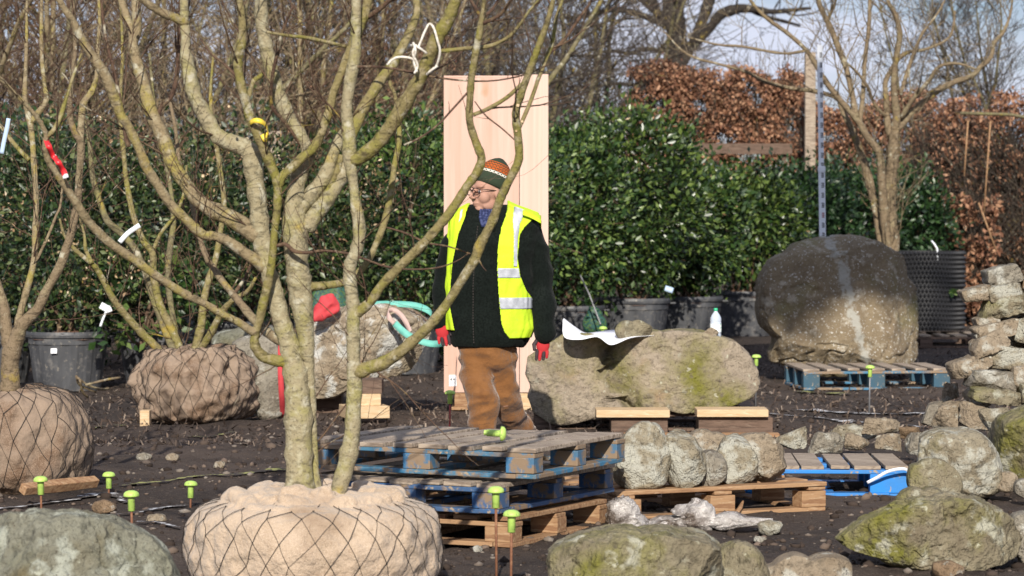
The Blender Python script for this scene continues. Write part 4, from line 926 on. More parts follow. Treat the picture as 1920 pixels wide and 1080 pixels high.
shrub('evergreen in the shaded pot right of the mulch topped pot', sx(1290, 33.2), 33.4, .40, .56, 1.25, 2.05, 8075, 0.087, 'laurel', 10, .003, low=.06)
shrub('evergreen in the pot beside the left edge of the huge boulder', sx(1400, 35.6), 36.0, .40, .55, 1.45, 1.98, 8075, 0.089, 'holly', 11, .003, low=.1)
shrub('evergreen behind the huge boulder', sx(1500, 37), 37.4, .40, .55, 1.5, 2.02, 7650, 0.089, 'dark_leaf', 12, .01)
shrub('evergreen behind the measuring staff', sx(1600, 38), 38.4, .40, .55, 1.5, 2.12, 6800, 0.089, 'dark_leaf', 13, .01)
shrub('dark evergreen behind the pale barked tree', sx(1705, 38.5), 39, .40, .55, 1.2, 2.0, 5100, 0.089, 'dark_leaf', 14, .01)
shrub('broad leaved seedling low in front of the wide pot', sx(262, 24.6), 24.75, .10, .42, .75, 1.15, 420, .12, 'laurel', 15, 0, pot=False, group=None)
# ------------------------------------------------------------------ background hedges
def hedge(label, x0, x1, D0, D1, top, n, size, m, seed, thick=1.0, twigs=500, bottom=0, tm='bark_purple', topvar=.15, pale=0):
    r = np.random.default_rng(seed); rr = random.Random(seed)
    c = Vector(((x0+x1)/2, (D0+D1)/2, 0)); t = thing('beech_hedge', label, 'hedge', c)
    u = r.random(n); dpt = (r.random(n)**2.2)*thick; X = x0+(x1-x0)*u; Y = D0+(D1-D0)*u+dpt
    tv = np.array([top+topvar*mnoise.noise(Vector((a*1.1, seed, 0)))*2 for a in X])
    Z = bottom+(tv-bottom)*r.random(n)**.85
    cl = np.array([mnoise.noise(Vector((X[i]*3.6, Z[i]*3.6, seed)))+.3*mnoise.noise(Vector((X[i]*1.2, Z[i]*1.2, seed))) for i in range(n)]); keep = cl > -.20
    X, Y, Z = X[keep], Y[keep]+.35*cl[keep], Z[keep]; n = len(X)
    P0 = np.stack([X, Y, Z], 1)+r.normal(0, .04, (n, 3))
    ax = r.normal(size=(n, 3))*.8+np.array([0, -.3, -.7]); ax /= np.linalg.norm(ax, axis=1)[:, None]
    s = np.cross(ax, r.normal(size=(n, 3))); s /= np.linalg.norm(s, axis=1)[:, None]; nn = np.cross(s, ax)
    L0 = size*(.6+.7*r.random(n))[:, None]; W = L0*.3
    V = np.stack([P0, P0+ax*L0*.5+s*W+nn*W*.3, P0+ax*L0, P0+ax*L0*.5-s*W+nn*W*.3], 1).reshape(-1, 3)-np.array(c)
    i = np.arange(n)*4; F = np.concatenate([np.stack([i, i+1, i+2], 1), np.stack([i, i+2, i+3], 1)])
    fast_mesh('foliage', V, F, M[m], t)
    mb = MB()
    for k in range(twigs):
        u = rr.random(); x = x0+(x1-x0)*u; y = D0+(D1-D0)*u+.1+thick*rr.random()*.8; z0 = bottom+(top-bottom)*rr.random()*.6
        d = Vector((rr.gauss(0, .5), rr.gauss(-.1, .3), 1)); grow(mb, (x-c.x, y-c.y, z0), d, rr.uniform(.5, 1.3), .012, 1, rr, .4, .3, 3, 3, .2, .003)
    mb.build('twigs', M[tm], t)
    return t
hedge('clipped russet beech hedge left of the wooden post, tallest at the back', sx(1182, 45), sx(1512, 45), 45, 45, 3.72, 38000, .066, 'beech', 1, 1.1, 260, 2.0)
hedge('russet beech hedge behind the pale barked tree', sx(1515, 44), sx(1755, 42), 44, 42, 3.2, 28000, .066, 'beech', 2, 1.1, 300, .6, topvar=.3)
hedge('thin twiggy beech hedge with few leaves at the right edge', sx(1745, 41), sx(1990, 39), 41, 39, 3.1, 22000, .066, 'beech', 3, 1.2, 2000, 0, topvar=.3)
hedge('low beech hedge seen behind the black cellular pot', sx(1690, 40), sx(1860, 39.5), 39.6, 39, 1.75, 8000, .085, 'beech', 4, .8, 200, 0)
def cane(px0, py0, px1, py1, D, label, m='wood_new', r=.012):
    a, b = P(px0, py0, D), P(px1, py1, D); mb = MB(); mb.tube([a, a*.5+b*.5, b], r, 6); o = mb.build('bamboo_cane', M[m], origin=b, smooth=True)
    tag(o, label, 'cane', 'bamboo canes in front of the right hedge')
cane(1685, 222, 1660, 340, 38.6, 'leftmost bamboo cane in front of the thin hedge, slanting')
cane(1815, 225, 1808, 330, 38.6, 'short upright bamboo cane in front of the thin hedge')
cane(1857, 228, 1845, 400, 38.6, 'tall upright bamboo cane in front of the thin hedge')
cane(1835, 380, 1868, 470, 38.5, 'low bamboo cane leaning left in front of the thin hedge')
a, b = P(1800, 212, 38.6), P(1990, 232, 38.6); mb = MB(); mb.tube([a, a*.5+b*.5+Vector((0, 0, .05)), b], .022, 6)
tag(mb.build('hedge_rail', M['bark_haze'], origin=b, smooth=True), 'thin pole tied along the canes at the right edge', 'pole')
def post(px, py0, py1, w, D, m, label):
    a, b = P(px, py0, D), P(px, py1, D); wd = w/ppm(D); mb = MB()
    mb.tube([(0, 0, 0), (0, 0, a.z*.5), (0, 0, a.z)], [wd*.72, wd*.70, wd*.69], 4, up=(1, 1, 0)); o = mb.build('wooden_post', M[m], bevel=.01); o.location = (a.x, D, 0)
    tag(o, label, 'post'); return o
post(1519, 98, 300, 20, 43.5, 'wood_old', 'tall square wooden post between the two beech hedges')
post(516, 246, 400, 26, 29.0, 'wood_old', 'short pinkish wooden post behind the main tree')
a, b = P(1288, 279, 44), P(1485, 279, 44); mb = MB(); mb.box(((a.x+b.x)/2, 44, a.z), (b.x-a.x, .08, .16))
for xx in (a.x+.1, b.x-.1): mb.box((xx, 44.09, a.z/2), (.12, .09, a.z))
tag(mb.build('wooden_rail', M['wood_dark'], origin=((a.x+b.x)/2, 44, 0)), 'dark wooden rail in front of the clipped beech hedge', 'fence')

# ------------------------------------------------------------------ bare trees behind
def bare_tree(name, label, loc, seed, h=6, stems=4, m='bark_haze', cm=None, dens=5, sp=.5, group=None, rad=.07, minr=.004, start=.5):
    t = thing(name, label, 'tree', loc, group); r = random.Random(seed)
    tb = MB(); bb = MB()
    for s in range(stems):
        d = Vector((r.gauss(0, sp*.6), r.gauss(0, sp*.6), 1)).normalized(); p = Vector((r.gauss(0, .05), r.gauss(0, .05), 0)); pts = [p.copy()]; n = 16
        for i in range(n):
            d = (d+Vector((r.gauss(0, .10), r.gauss(0, .10), .06))).normalized(); p = p+d*h/n; pts.append(p.copy())
        rr = [rad*(1-.85*i/n)*r.uniform(.92, 1.08) for i in range(n+1)]; tb.tube(pts, rr, 7)
        for i in range(2, n):
            for k in range(dens):
                dd = (pts[i+1 if i < n else i]-pts[i-1]).normalized(); ax = Vector((r.gauss(0, 1), r.gauss(0, 1), r.gauss(0, .6))).cross(dd).normalized()
                nd = (dd*.7+ax*.9+Vector((0, 0, .2))).normalized(); ln = (1-.5*i/n)*h*.30*(.3+r.random())
                grow(bb, pts[i], nd, ln, rr[i]*.38, 2, r, .2, .38, 3, 4, .22, minr, .9)
    tb.build('trunk', M[m], t, smooth=True); bb.build('crown', M[cm or m], t); return t
GB = 'bare trees behind the hedge row'
labs = iter([
 'yellowish multi stemmed bare tree behind the far left evergreen', 'bare tree behind the evergreen with the white labelled pot', 'bare tree standing behind the middle root ball tree',
 'bare tree glimpsed behind the main trunk', 'bare tree behind the propped boulder, left of the crate', 'bare tree just left of the crate top', 'bare tree behind the crate',
 'bare tree right of the crate top', 'bare tree left of the clipped beech hedge', 'bare tree behind the thin right hedge', 'bare tree at the right edge of the sky',
 'bare tree filling the top left corner', 'second bare tree from the top left corner', 'third bare tree from the top left corner', 'bare tree behind the red and white tape'])
protos = []
def place(proto, loc, rz, s, label, group=GB):
    o = copy_tree(proto); o.location = loc; o.rotation_euler = (0, 0, rz); o.scale = (s,)*3; o['label'] = label; o['group'] = group; return o
A_ = bare_tree('bare_tree', next(labs), (sx(40, 31), 31, 0), 11, 6, 4, 'bark_yellow', 'bark_brown', 3, .5, GB, .055, .0035)
B_ = bare_tree('bare_tree', next(labs), (sx(230, 33), 33, 0), 12, 6.5, 4, 'bark_haze', 'bark_pale', 3, .5, GB, .06, .0035)
C_ = bare_tree('bare_tree', next(labs), (sx(400, 37), 37, 0), 13, 7, 4, 'bark_haze', 'bark_purple', 4, .5, GB, .06, .004)
place(A_, (sx(560, 34), 34, 0), 2.1, 1.05, next(labs)); place(B_, (sx(690, 38), 38, 0), 1.2, 1.1, next(labs)); place(C_, (sx(800, 42), 42, 0), 3.0, 1.1, next(labs))
place(C_, (sx(930, 50), 50, 0), 4.0, 1.25, next(labs)); place(C_, (sx(1080, 54), 54, 0), 5.0, 1.2, next(labs)); next(labs)
place(C_, (sx(1830, 47), 47, 0), 1.6, .85, next(labs)); place(C_, (sx(1925, 46), 46, 0), 2.6, .8, next(labs))
place(A_, (sx(-30, 36), 36, 0), 3.3, 1.2, next(labs)); place(B_, (sx(110, 39), 39, 0), 4.4, 1.2, next(labs)); place(A_, (sx(300, 41), 41, 0), 5.2, 1.3, next(labs)); next(labs)
far = [('purplish bare tree far behind, above the gap left of the crate', 620), ('purplish bare tree far behind the top of the crate', 880), ('purplish bare tree far back right of the crate', 1040),
       ('far bare tree behind the second stem of the main tree', 470), ('far bare tree above the middle root ball tree', 310), ('far bare tree left of the roped branch', 740)]
for i, (lb, x) in enumerate(far): place(C_ if i % 3 else B_, (sx(x, 62+i*1.7), 62+i*1.7, 0), i*1.3, 1.35, lb, 'far bare trees')
def woods():
    r = random.Random(77); mb = MB()
    for k in range(1500):
        D = r.uniform(78, 100); x = r.uniform(-.21, .20)*D; hgt = r.uniform(1.8, 3.8)+ (1.6 if -6 < x < 1 else -.4)
        d = Vector((r.gauss(0, .25), 0, 1)); grow(mb, (x, D, 0), d, hgt, .05, 1, r, .3, .3, 4, 3, .7, .012, .8)
    tag(mb.build('distant_woods', M['bark_purple']), 'distant purplish brown woodland along the horizon', kind='stuff')
woods()
hedge('dark scrub screen added behind the left row of evergreens to darken its gaps', sx(-60, 28.6), sx(880, 28.6), 28.2, 29.2, 1.75, 9000, .09, 'dark_leaf', 31, .8, 150, 0, topvar=.3)  # added dark backing so gaps between the left shrubs look shaded
hedge('dark scrub screen added behind the right row of evergreens to darken its gaps', sx(1000, 40), sx(1700, 41), 38.6, 40.6, 1.8, 9000, .10, 'dark_leaf', 32, .8, 150, 0, topvar=.3)  # same added backing, darkens the gaps of the right row
def russet():
    # dead leaf understorey and dark evergreen scrub far behind, so the horizon is not empty
    for i, (x0, x1, D, top, m, n, lb) in enumerate([(-60, 420, 48, 2.9, 'beech', 7000, 'thin russet hedge far behind the left evergreens'), (540, 860, 52, 4.4, 'beech', 9000, 'dim russet hedge behind the main tree and crate'),
                                        (-80, 860, 57, 2.6, 'dark_leaf', 7000, 'dark evergreen scrub far behind the left bare trees'), (860, 1260, 60, 2.9, 'dark_leaf', 6000, 'dark scrub far behind right of the crate')]):
        hedge(lb, sx(x0, D), sx(x1, D), D, D, top, n, .13, m, 20+i, 1.4, 220, 0, topvar=.5)
russet()
# oak
T5 = Traced(76, 5); br5 = []
def B5(pts, dd=None, ds=None):
    pts = [(x, y, w_*1.3) for x, y, w_ in pts]; br5.append((T5.add(pts, dd, dstart=ds), 'bark_dark'))
q5 = T5.add([(1272,360,44),(1271,200,38),(1270,110,36),(1268,60,38),(1262,20,40),(1268,-30,40),(1275,-120,34)], 0)
B5([(1280,120,14),(1293,95,13),(1310,75,14),(1333,49,14),(1351,27,16),(1387,16,14),(1420,18,10),(1449,22,8),(1493,18,6),(1520,15,4)], -1)
B5([(1276,110,12),(1290,95,12),(1307,60,14),(1320,30,16),(1329,0,18),(1340,-50,16)], 1)
B5([(1262,55,18),(1250,40,16),(1231,22,15),(1222,0,15),(1210,-40,12)], 1)
B5([(1262,60,12),(1249,50,10),(1225,38,10),(1200,27,10),(1160,18,9),(1130,22,8),(1090,30,6),(1050,35,4)], -1)
B5([(1265,90,9),(1240,95,8),(1210,92,7),(1180,100,6),(1140,95,5),(1100,110,4)], 2)
B5([(1400,16,8),(1440,32,6),(1470,40,5),(1500,48,4)], 1)
B5([(1235,30,9),(1190,-10,9),(1140,-20,8),(1080,-5,7),(1040,10,5)], 1)
B5([(1160,20,7),(1130,45,6),(1095,70,5),(1060,80,4)], -1)
B5([(1265,150,8),(1235,150,7),(1200,160,7),(1150,157,6),(1100,165,5),(1050,160,4)], 1.5)
oak = mk_tree(T5, [q5], br5, 'oak_tree', 'massive dark oak with a thick trunk far behind the beech hedge', 'tree', Vector((P(1271, 360, 76).x, 76, 0)), sides=7, tm='bark_dark')
local(oak, twigs_on(T5, 34, 2.0, 2.6, .02, 20, depth=2, forks=3, minr=.008).build('crown', M['bark_dark']))

# unseen tree, added with its crown shaped to shade the huge boulder's upper half
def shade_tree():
    t = thing('unseen_shade_tree', 'unseen evergreen tree added outside the frame to shade the top of the huge boulder', 'tree', (5.2, 10.6, 0))
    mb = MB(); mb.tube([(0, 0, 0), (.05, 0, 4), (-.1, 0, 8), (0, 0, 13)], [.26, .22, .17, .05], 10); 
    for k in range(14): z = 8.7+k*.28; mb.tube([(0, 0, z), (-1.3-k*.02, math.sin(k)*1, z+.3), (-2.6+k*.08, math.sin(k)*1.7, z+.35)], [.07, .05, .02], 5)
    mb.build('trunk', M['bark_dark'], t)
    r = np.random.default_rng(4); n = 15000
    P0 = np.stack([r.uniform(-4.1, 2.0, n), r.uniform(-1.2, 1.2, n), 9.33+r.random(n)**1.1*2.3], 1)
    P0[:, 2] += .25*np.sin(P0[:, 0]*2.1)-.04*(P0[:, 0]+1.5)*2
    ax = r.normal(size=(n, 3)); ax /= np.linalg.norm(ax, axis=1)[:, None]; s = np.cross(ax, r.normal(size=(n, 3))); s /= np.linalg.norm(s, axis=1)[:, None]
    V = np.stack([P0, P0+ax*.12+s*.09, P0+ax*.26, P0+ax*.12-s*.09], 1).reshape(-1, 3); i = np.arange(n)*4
    fast_mesh('foliage', V, np.stack([i, i+1, i+2, i+3], 1), M['shade_crown'], t)
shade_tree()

# ------------------------------------------------------------------ tall crate
def crate():
    D = 22.3; a = P(832, 146, D); b = P(1027, 736, D); xm = P(974, 400, D).x; dep = .62
    t = thing('plywood_crate', 'tall narrow crate of pale plywood standing on a small skid behind the worker', 'crate', ((a.x+b.x)/2, D, 0)); c = t.location
    def bx(name, x0, x1, y0, y1, z0, z1, m, bev=.003, par=None):
        mb = MB().box(((x0+x1)/2-c.x, (y0+y1)/2-c.y, (z0+z1)/2), (x1-x0, y1-y0, z1-z0)); return mb.build(name, M[m], par or t, bevel=bev)
    bx('front_panel', a.x, xm-.002, D, D+.018, b.z, a.z, 'ply'); bx('front_panel', xm+.002, b.x, D-.004, D+.018, b.z, a.z+.025, 'ply2')
    bx('side_panel', a.x+.001, a.x+.02, D+.019, D+dep, b.z+.01, a.z-.004, 'ply'); bx('side_panel', b.x-.02, b.x-.001, D+.019, D+dep, b.z+.01, a.z-.004, 'ply')
    bx('back_panel', a.x, b.x, D+dep+.001, D+dep+.019, b.z, a.z, 'ply'); bx('top_panel', a.x, b.x, D+.02, D+dep, a.z+.001, a.z+.018, 'ply')
    bx('corner_batten', b.x-.045, b.x+.004, D-.022, D-.005, b.z, a.z+.027, 'ply2')
    s0 = P(842, 703, D); s1 = P(856, 724, D); lb = bx('shipping_label', s0.x, s1.x, D-.003, D-.0008, s1.z, s0.z, 'white', 0)
    mb = MB()
    for k in (0, 1):
        x = s0.x+.016+k*.022-c.x; z = (s0.z+s1.z)/2
        mb.box((x, D-.004-c.y, z-.008), (.004, .001, .03)); mb.add([(x-.008, D-.0045-c.y, z+.006), (x+.008, D-.0045-c.y, z+.006), (x, D-.0045-c.y, z+.024)], [(0, 1, 2)])
    mb.build('arrow_marks', M['net'], lb)
    for x0, x1 in ((852, 880), (933, 950), (975, 1000)):
        p, q = P(x0, 400, D), P(x1, 400, D); bx('skid_block', p.x, q.x, D+.01, D+.5, .028, b.z-.002, 'wood_pale' if x0 != 852 else 'wood_new')
    bx('skid_board', P(935, 0, D).x, P(1001, 0, D).x, D+.005, D+.52, .002, .027, 'wood_pale'); bx('skid_board', P(846, 0, D).x, P(884, 0, D).x, D+.005, D+.52, .002, .027, 'wood_new')
crate()
# ------------------------------------------------------------------ measuring staff
def staff():
    D = 27.9; a = P(1539.5, 84, D); b = P(1546, 560, D); d = (a-b); ln = a.z; 
    t = thing('measuring_staff', 'tall white surveying staff with black and red marks standing behind the huge boulder', 'staff', (b.x, D, 0))
    ang = math.atan2(a.x-b.x, a.z-b.z); t.rotation_euler = (0, ang, 0)
    hh = a.z; lo = MB().box((0, 0, hh*.31), (.062, .028, hh*.62)); lo.build('lower_section', M['tagw'], t, bevel=.003)
    up = MB().box((-.002, .004, hh*.81), (.050, .020, hh*.38)); up.build('upper_section', M['tagw'], t, bevel=.003)
    k = 0; z = .8; mk = {0: MB(), 1: MB()}
    while z < hh-.05:
        top = z > hh*.62; c = 0 if z > hh*.50 else (1 if int(z*5) % 2 else 0); y = -.0075 if top else -.0155
        m_ = mk[c]; m_.box((.006, y, z), (.022, .002, .009)); m_.box((.006, y, z+.018), (.022, .002, .009)); m_.box((.006, y, z+.036), (.022, .002, .009)); m_.box((.016, y, z+.018), (.004, .002, .044))
        z += .095
    mk[0].build('black_marks', M['net'], t); mk[1].build('red_marks', M['redrod'], t)
    MB().box((0, 0, hh*.62), (.07, .04, .05)).build('section_clip', M['tagw'], t, bevel=.003)
staff()
# ------------------------------------------------------------------ capped stakes
def stake(px, top, D, label, rod='rust', tilt=0, w=.069, lean=None, base=None):
    p = P(px, top, D); z0 = gz(p.x, D); H = p.z-z0
    t = thing('capped_stake', label, 'stake', (p.x, D, z0), 'steel stakes with green safety caps'); t.rotation_euler = (R(random.Random(px).uniform(-4, 2)), R(tilt+random.Random(px+1).uniform(-1.6, 1.6)), 0)
    MB().tube([(0, 0, -.08), (0, 0, H*.5), (0, 0, H-.03)], .0055 if rod != 'steel' else .007, 8).build('steel_rod', M[rod], t, smooth=True)
    r = w/2; pr = [(.011, H-.088), (.0155, H-.086), (.0155, H-.03), (.018, H-.026), (r*.97, H-.024), (r, H-.020), (r*.93, H-.010), (r*.72, H-.003), (r*.4, H+.001), (.001, H+.002)]
    o = MB().lathe(pr, sides=28).build('safety_cap', M['cap'], t, smooth=True); 
    return t
stake(78, 893, 13.9, 'green capped stake at the far left, in front of the left root ball'); stake(204, 885, 15.5, 'green capped stake beside the wood offcut with a stubby base', 'rust')
stake(248, 920, 12.6, 'green capped stake standing behind the corner boulder'); stake(357, 902, 15.0, 'green capped stake at the end of the white chalk line')
stake(931, 912, 11.9, 'taller of the two rusty capped stakes in the foreground', tilt=-.5); stake(958, 957, 11.5, 'shorter of the two rusty capped stakes in the foreground', tilt=.6)
stake(843, 732, 18.9, 'green capped stake with a red rod behind the pallet stack', 'redrod'); stake(1417, 665, 22.6, 'grey capped stake right of the long flat boulder', 'steel', w=.075)
stake(1630, 685, 21.6, 'grey capped stake in front of the teal pallet', 'steel', w=.072)
p = P(912, 815, 13.25); t = thing('loose_safety_cap', 'loose green safety cap lying on the top pallet of the stack', 'safety cap', (p.x, 13.35, .478+.022))
o = MB().lathe([(.011, 0), (.0155, .002), (.0155, .058), (.018, .062), (.033, .064), (.0345, .068), (.032, .078), (.025, .085), (.014, .089), (.001, .09)], sides=28).build('cap_body', M['cap'], t, smooth=True)
t.rotation_euler = (R(10), R(93), R(8))
MB().tube([(0, 0, -.012), (0, 0, 0)], .012, 16).build('cap_socket', M['cap'], t)
p = P(1127, 612, 24); 
stake(1128, 612, 23.5, 'small green capped stake glimpsed behind the paper plan', 'steel')
# ------------------------------------------------------------------ tapes, ropes, slings
def strip(name, pts, width, m, label, cat, D=None, wdir=(0, 0, 1), parent=None, thick=.0015):
    """pts: (px, py, D)"""
    q = cr_spline([[*P(a[0], a[1], a[2])] for a in pts], 6); V = []; n = len(q)
    wd = np.array(wdir, float)
    for i in range(n):
        d = q[min(i+1, n-1)]-q[max(i-1, 0)]; d /= np.linalg.norm(d)+1e-9
        wv = wd if not callable(wdir) else wd; s = wv-d*np.dot(wv, d); s /= np.linalg.norm(s)+1e-9
        V += [q[i]-s*width/2, q[i]+s*width/2]
    mb = MB().grid(V, n, 2); o = mb.build(name, M[m], origin=q[0], smooth=True); so = o.modifiers.new('s', 'SOLIDIFY'); so.thickness = thick
    if parent: local(parent, o)
    if label: tag(o, label, cat)
    return o
d1 = lambda x, y: T1.seg[np.argmin(np.hypot(T1.seg[:, 0]-x, T1.seg[:, 1]-y)), 3]
dN = d1(90, 300)-.03
strip('barrier_tape', [(86,262,dN),(92,275,dN-.03),(100,292,dN),(110,305,dN-.02),(118,318,dN),(124,334,dN)], .022, 'ribbon_red', 'crumpled red and white tape tied to the long low branch', 'tape', wdir=(1, 0, -.3))
dY = d1(478, 240)-.03
strip('yellow_tape', [(469,230,dY),(478,226,dY-.03),(490,228,dY-.03),(499,236,dY),(502,248,dY+.02),(498,262,dY),(492,252,dY)], .019, 'ribbon_yellow', 'yellow tape loop tied to an olive stem', 'tape', wdir=(0, .2, 1))
strip('blue_tape', [(16,222,15.4),(13,240,15.4),(8,262,15.4),(3,288,15.4)], .022, 'ribbon_blue', 'pale blue tape hanging at the left edge', 'tape', wdir=(1, 0, 0))
strip('plant_tag', [(224,454,20.3),(240,437,20.3),(262,422,20.3)], .032, 'tagw', 'white plastic tag tied to the middle tree', 'tag', wdir=(.5, 0, .8))
t = strip('plant_label', [(188,612,24.4),(193,598,24.4),(200,582,24.4)], .018, 'tagw', 'white label on a stalk stuck in the ridged pot', 'label', wdir=(1, 0, 0))
mb = MB(); q = P(196, 576, 24.38)-t.location; mb.box(q, (.075, .004, .055), Matrix.Rotation(.5, 3, 'Y')); mb.box(q+Vector((.03, -.01, -.02)), (.06, .004, .05), Matrix.Rotation(-.4, 3, 'Y')); mb.build('label_plate', M['tagw'], t)
strip('plant_tag', [(1247,540,32.0-.9),(1262,545,31.1)], .06, 'ribbon_blue', 'pale blue tag in the foliage above the mulch topped pot', 'tag', wdir=(0, .3, 1))
for x, y, D, lb in ((101,660,24.5,''),):
    a = P(95, 652, D); b = P(107, 664, D); MB().box(((a.x+b.x)/2, D+.0, (a.z+b.z)/2), (b.x-a.x, .004, a.z-b.z))
o = MB().box((0, 0, 0), (.052, .004, .042)).build('pot_sticker', M['white']); o.location = P(101, 658, 24.607); o.rotation_euler = (R(-9), 0, R(-4)); tag(o, 'small white sticker on the front of the ridged left pot', 'sticker')
dR = d1(800, 110)-.06
def rope():
    t = None; parts = [[(805,137,dR),(818,124,dR),(825,97,dR-.03),(820,75,dR-.04),(813,52,dR-.02),(805,45,dR),(797,58,dR),(790,75,dR),(783,92,dR)], [(775,80,dR),(779,95,dR-.02),(776,115,dR),(782,135,dR)], [(781,84,dR),(774,100,dR-.01),(783,122,dR),(777,138,dR)],
             [(778,112,dR),(765,108,dR),(748,107,dR),(735,112,dR),(726,122,dR)], [(800,140,dR),(808,132,dR-.02),(820,124,dR)], [(770,85,dR+.05),(783,88,dR-.02),(800,100,dR+.0)]]
    mb = MB()
    for p_ in parts: mb.tube(cr_spline([[*P(*a)] for a in p_], 6), .0048, 7)
    tag(mb.build('rope', M['rope'], origin=P(805, 137, dR), smooth=True), 'white rope looped and knotted round a thick olive branch', 'rope')
rope()
strip('lifting_sling', [(690,571,21.9),(730,570,21.75),(774,572,21.7),(802,582,21.65),(812,597,21.7),(808,615,21.9)], .050, 'sling', None, None, wdir=(0, .6, 1))
s_ = bpy.data.objects['lifting_sling']; tag(s_, 'teal webbing sling draped over the right end of the propped boulder', 'sling')
local(s_, strip('sling_strap', [(740,606,21.40),(752,618,21.35),(768,630,21.3),(790,640,21.3),(815,645,21.3),(838,640,21.5),(850,625,21.9)], .050, 'sling', None, None, wdir=(0, .5, 1)))
local(s_, strip('sling_strap', [(740,606,21.40),(730,596,21.4),(727,585,21.45),(738,581,21.5),(752,591,21.45),(762,606,21.4),(769,622,21.33)], .036, 'sling_pink', None, None, wdir=(.3, .4, 1)))
strip('red_strap', [(527,640,21.0),(526,690,20.92),(528,740,20.95),(531,782,21.1)], .040, 'cloth_red', 'red strap hanging down beside the greenish upright boulder', 'strap', wdir=(1, 0, 0))
o = MB(); 
for a in ([(592,598),(600,580),(610,560),(620,556),(630,572),(628,584)], [(590,596),(604,590),(618,584),(630,580)], [(600,590),(608,574),(618,566),(626,578)]):
    o.tube([P(x, y, 21.55+.02*i) for i, (x, y) in enumerate(a)], [.03, .045, .04, .035, .03, .02][:len(a)], 8, rounded=True)
o = o.build('red_cloth', M['cloth_red'], origin=P(600, 598, 21.5)); remesh(o, .012, 2, disp=lambda c: .012*mnoise.noise(c*22)); tag(o, 'bunched red cloth sling on top of the propped boulder', 'cloth')
strip('white_strap', [(1626,905,15.42),(1645,895,15.40),(1665,884,15.38),(1690,879,15.38),(1702,883,15.40),(1705,900,15.44),(1703,916,15.45)], .016, 'strap_white', 'white strapping tape wound round the bright blue pallet', 'strap', wdir=(0, 0, 1))
# film
o = outline_rock('plastic_film', [(1134,955),(1145,940),(1170,933),(1190,945),(1198,965),(1215,975),(1215,992),(1180,998),(1140,998)], 13.75, .22, M['film'], 'crumpled clear plastic film bundle beside the stone pallet', 301, 5, .7, .16, 6, cat='plastic film')
o2 = outline_rock('film_tail', [(1195,985),(1230,966),(1262,962),(1290,972),(1340,966),(1400,972),(1445,970),(1450,978),(1400,986),(1330,984),(1280,990),(1230,996)], 13.9, .16, M['film'], None, 302, 5, .7, .12, 6)
for k in ('category', 'label'): 
    if k in o2: del o2[k]
local(o, o2)
# paper plan, bottle, little stones on the flat boulder
def paper():
    fr = [(1055,600,20.0),(1058,632,19.92),(1088,637,19.86),(1120,632,19.85),(1146,647,19.78),(1182,634,19.95),(1215,630,20.1),(1255,629,20.15)]
    bk = [(1057,597,20.02),(1080,614,20.1),(1098,624,20.35),(1122,622,20.5),(1150,619,20.55),(1190,621,20.5),(1225,624,20.5),(1262,625,20.5)]
    a = cr_spline([[*P(*x)] for x in fr], 5); b = cr_spline([[*P(*x)] for x in bk], 5); V = []
    for i in range(len(a)):
        for k in range(5): V.append(a[i]*(1-k/4)+b[i]*k/4)
    mb = MB().grid(V, len(a), 5); o = mb.build('paper_plan', M['white'], origin=P(1120, 632, 20.1), smooth=True); so = o.modifiers.new('s', 'SOLIDIFY'); so.thickness = .002; tag(o, 'white paper plan with a curled corner spread on the flat boulder', 'paper')
paper()
outline_rock('stone', [(1153,618),(1160,607),(1185,603),(1210,606),(1222,612),(1219,630),(1190,633),(1157,631)], 20.05, .16, M['stone_moss'], 'flat greenish stone holding down the paper plan', 310, 4, .5, .02, 5, cat='stone')
outline_rock('stone', [(1318,628),(1325,619),(1340,617),(1348,626),(1344,633),(1322,633)], 20.15, .07, M['stone_tan'], 'small stone beside the water bottle', 311, 4, .6, .03, 5, cat='stone')
outline_rock('stone', [(1248,627),(1255,620),(1268,624),(1268,631),(1250,631)], 20.2, .05, M['stone_tan'], 'tiny stone at the end of the paper plan', 312, 3, .6, .03, 5, cat='stone')
M['bottle'] = mat('cloudy_clear_plastic', (.72, .80, .92), .12, spec=.8, trans=.35)
M['label_w'] = mat('bottle_label', (.8, .86, .84), .5, [(30, .58, .60, (.08, .38, .22), 1)])
M['cap_green'] = mat('green_bottle_cap', (.02, .42, .20), .4)
def bottle():
    p = P(1342, 634, 20.25); s = (54/ppm(20.25))/.235
    t = thing('water_bottle', 'clear plastic water bottle with a green cap standing on the flat boulder', 'bottle', (p.x, 20.25, p.z))
    pr = [(.036, 0), (.044, .006), (.045, .03), (.043, .04), (.046, .05), (.046, .125), (.044, .135), (.046, .145), (.042, .17), (.030, .195), (.017, .212), (.014, .222), (.014, .226)]
    MB().lathe([(r*s, z*s) for r, z in pr], sides=28).build('bottle_body', M['bottle'], t, smooth=True)
    MB().lathe([(.0468*s, .052*s), (.0468*s, .118*s)], sides=28, capb=False, capt=False).build('label', M['label_w'], t, smooth=True)
    MB().lathe([(.016*s, .222*s), (.0165*s, .226*s), (.0165*s, .243*s), (.014*s, .246*s)], sides=20).build('bottle_cap', M['cap_green'], t, smooth=True)
bottle()
M['netgreen'] = mat('green_net', (.012, .075, .06), .6, [(40, .5, .56, (.06, .12, .03), 2), (60, .58, .62, (.01, .02, .02), 1)])
outline_rock('net_sack', [(1097,620),(1100,590),(1108,576),(1122,575),(1130,592),(1133,622)], 30.2, .14, M['netgreen'], 'small green net sack between two pots right of the worker', 320, 4, .7, .05, 3, cat='net sack')
outline_rock('net_sack', [(585,600),(590,545),(615,535),(650,540),(668,560),(668,600)], 26.0, .3, M['netgreen'], 'teal green netting bundle behind the red cloth', 321, 4, .7, .05, 3, cat='net sack')
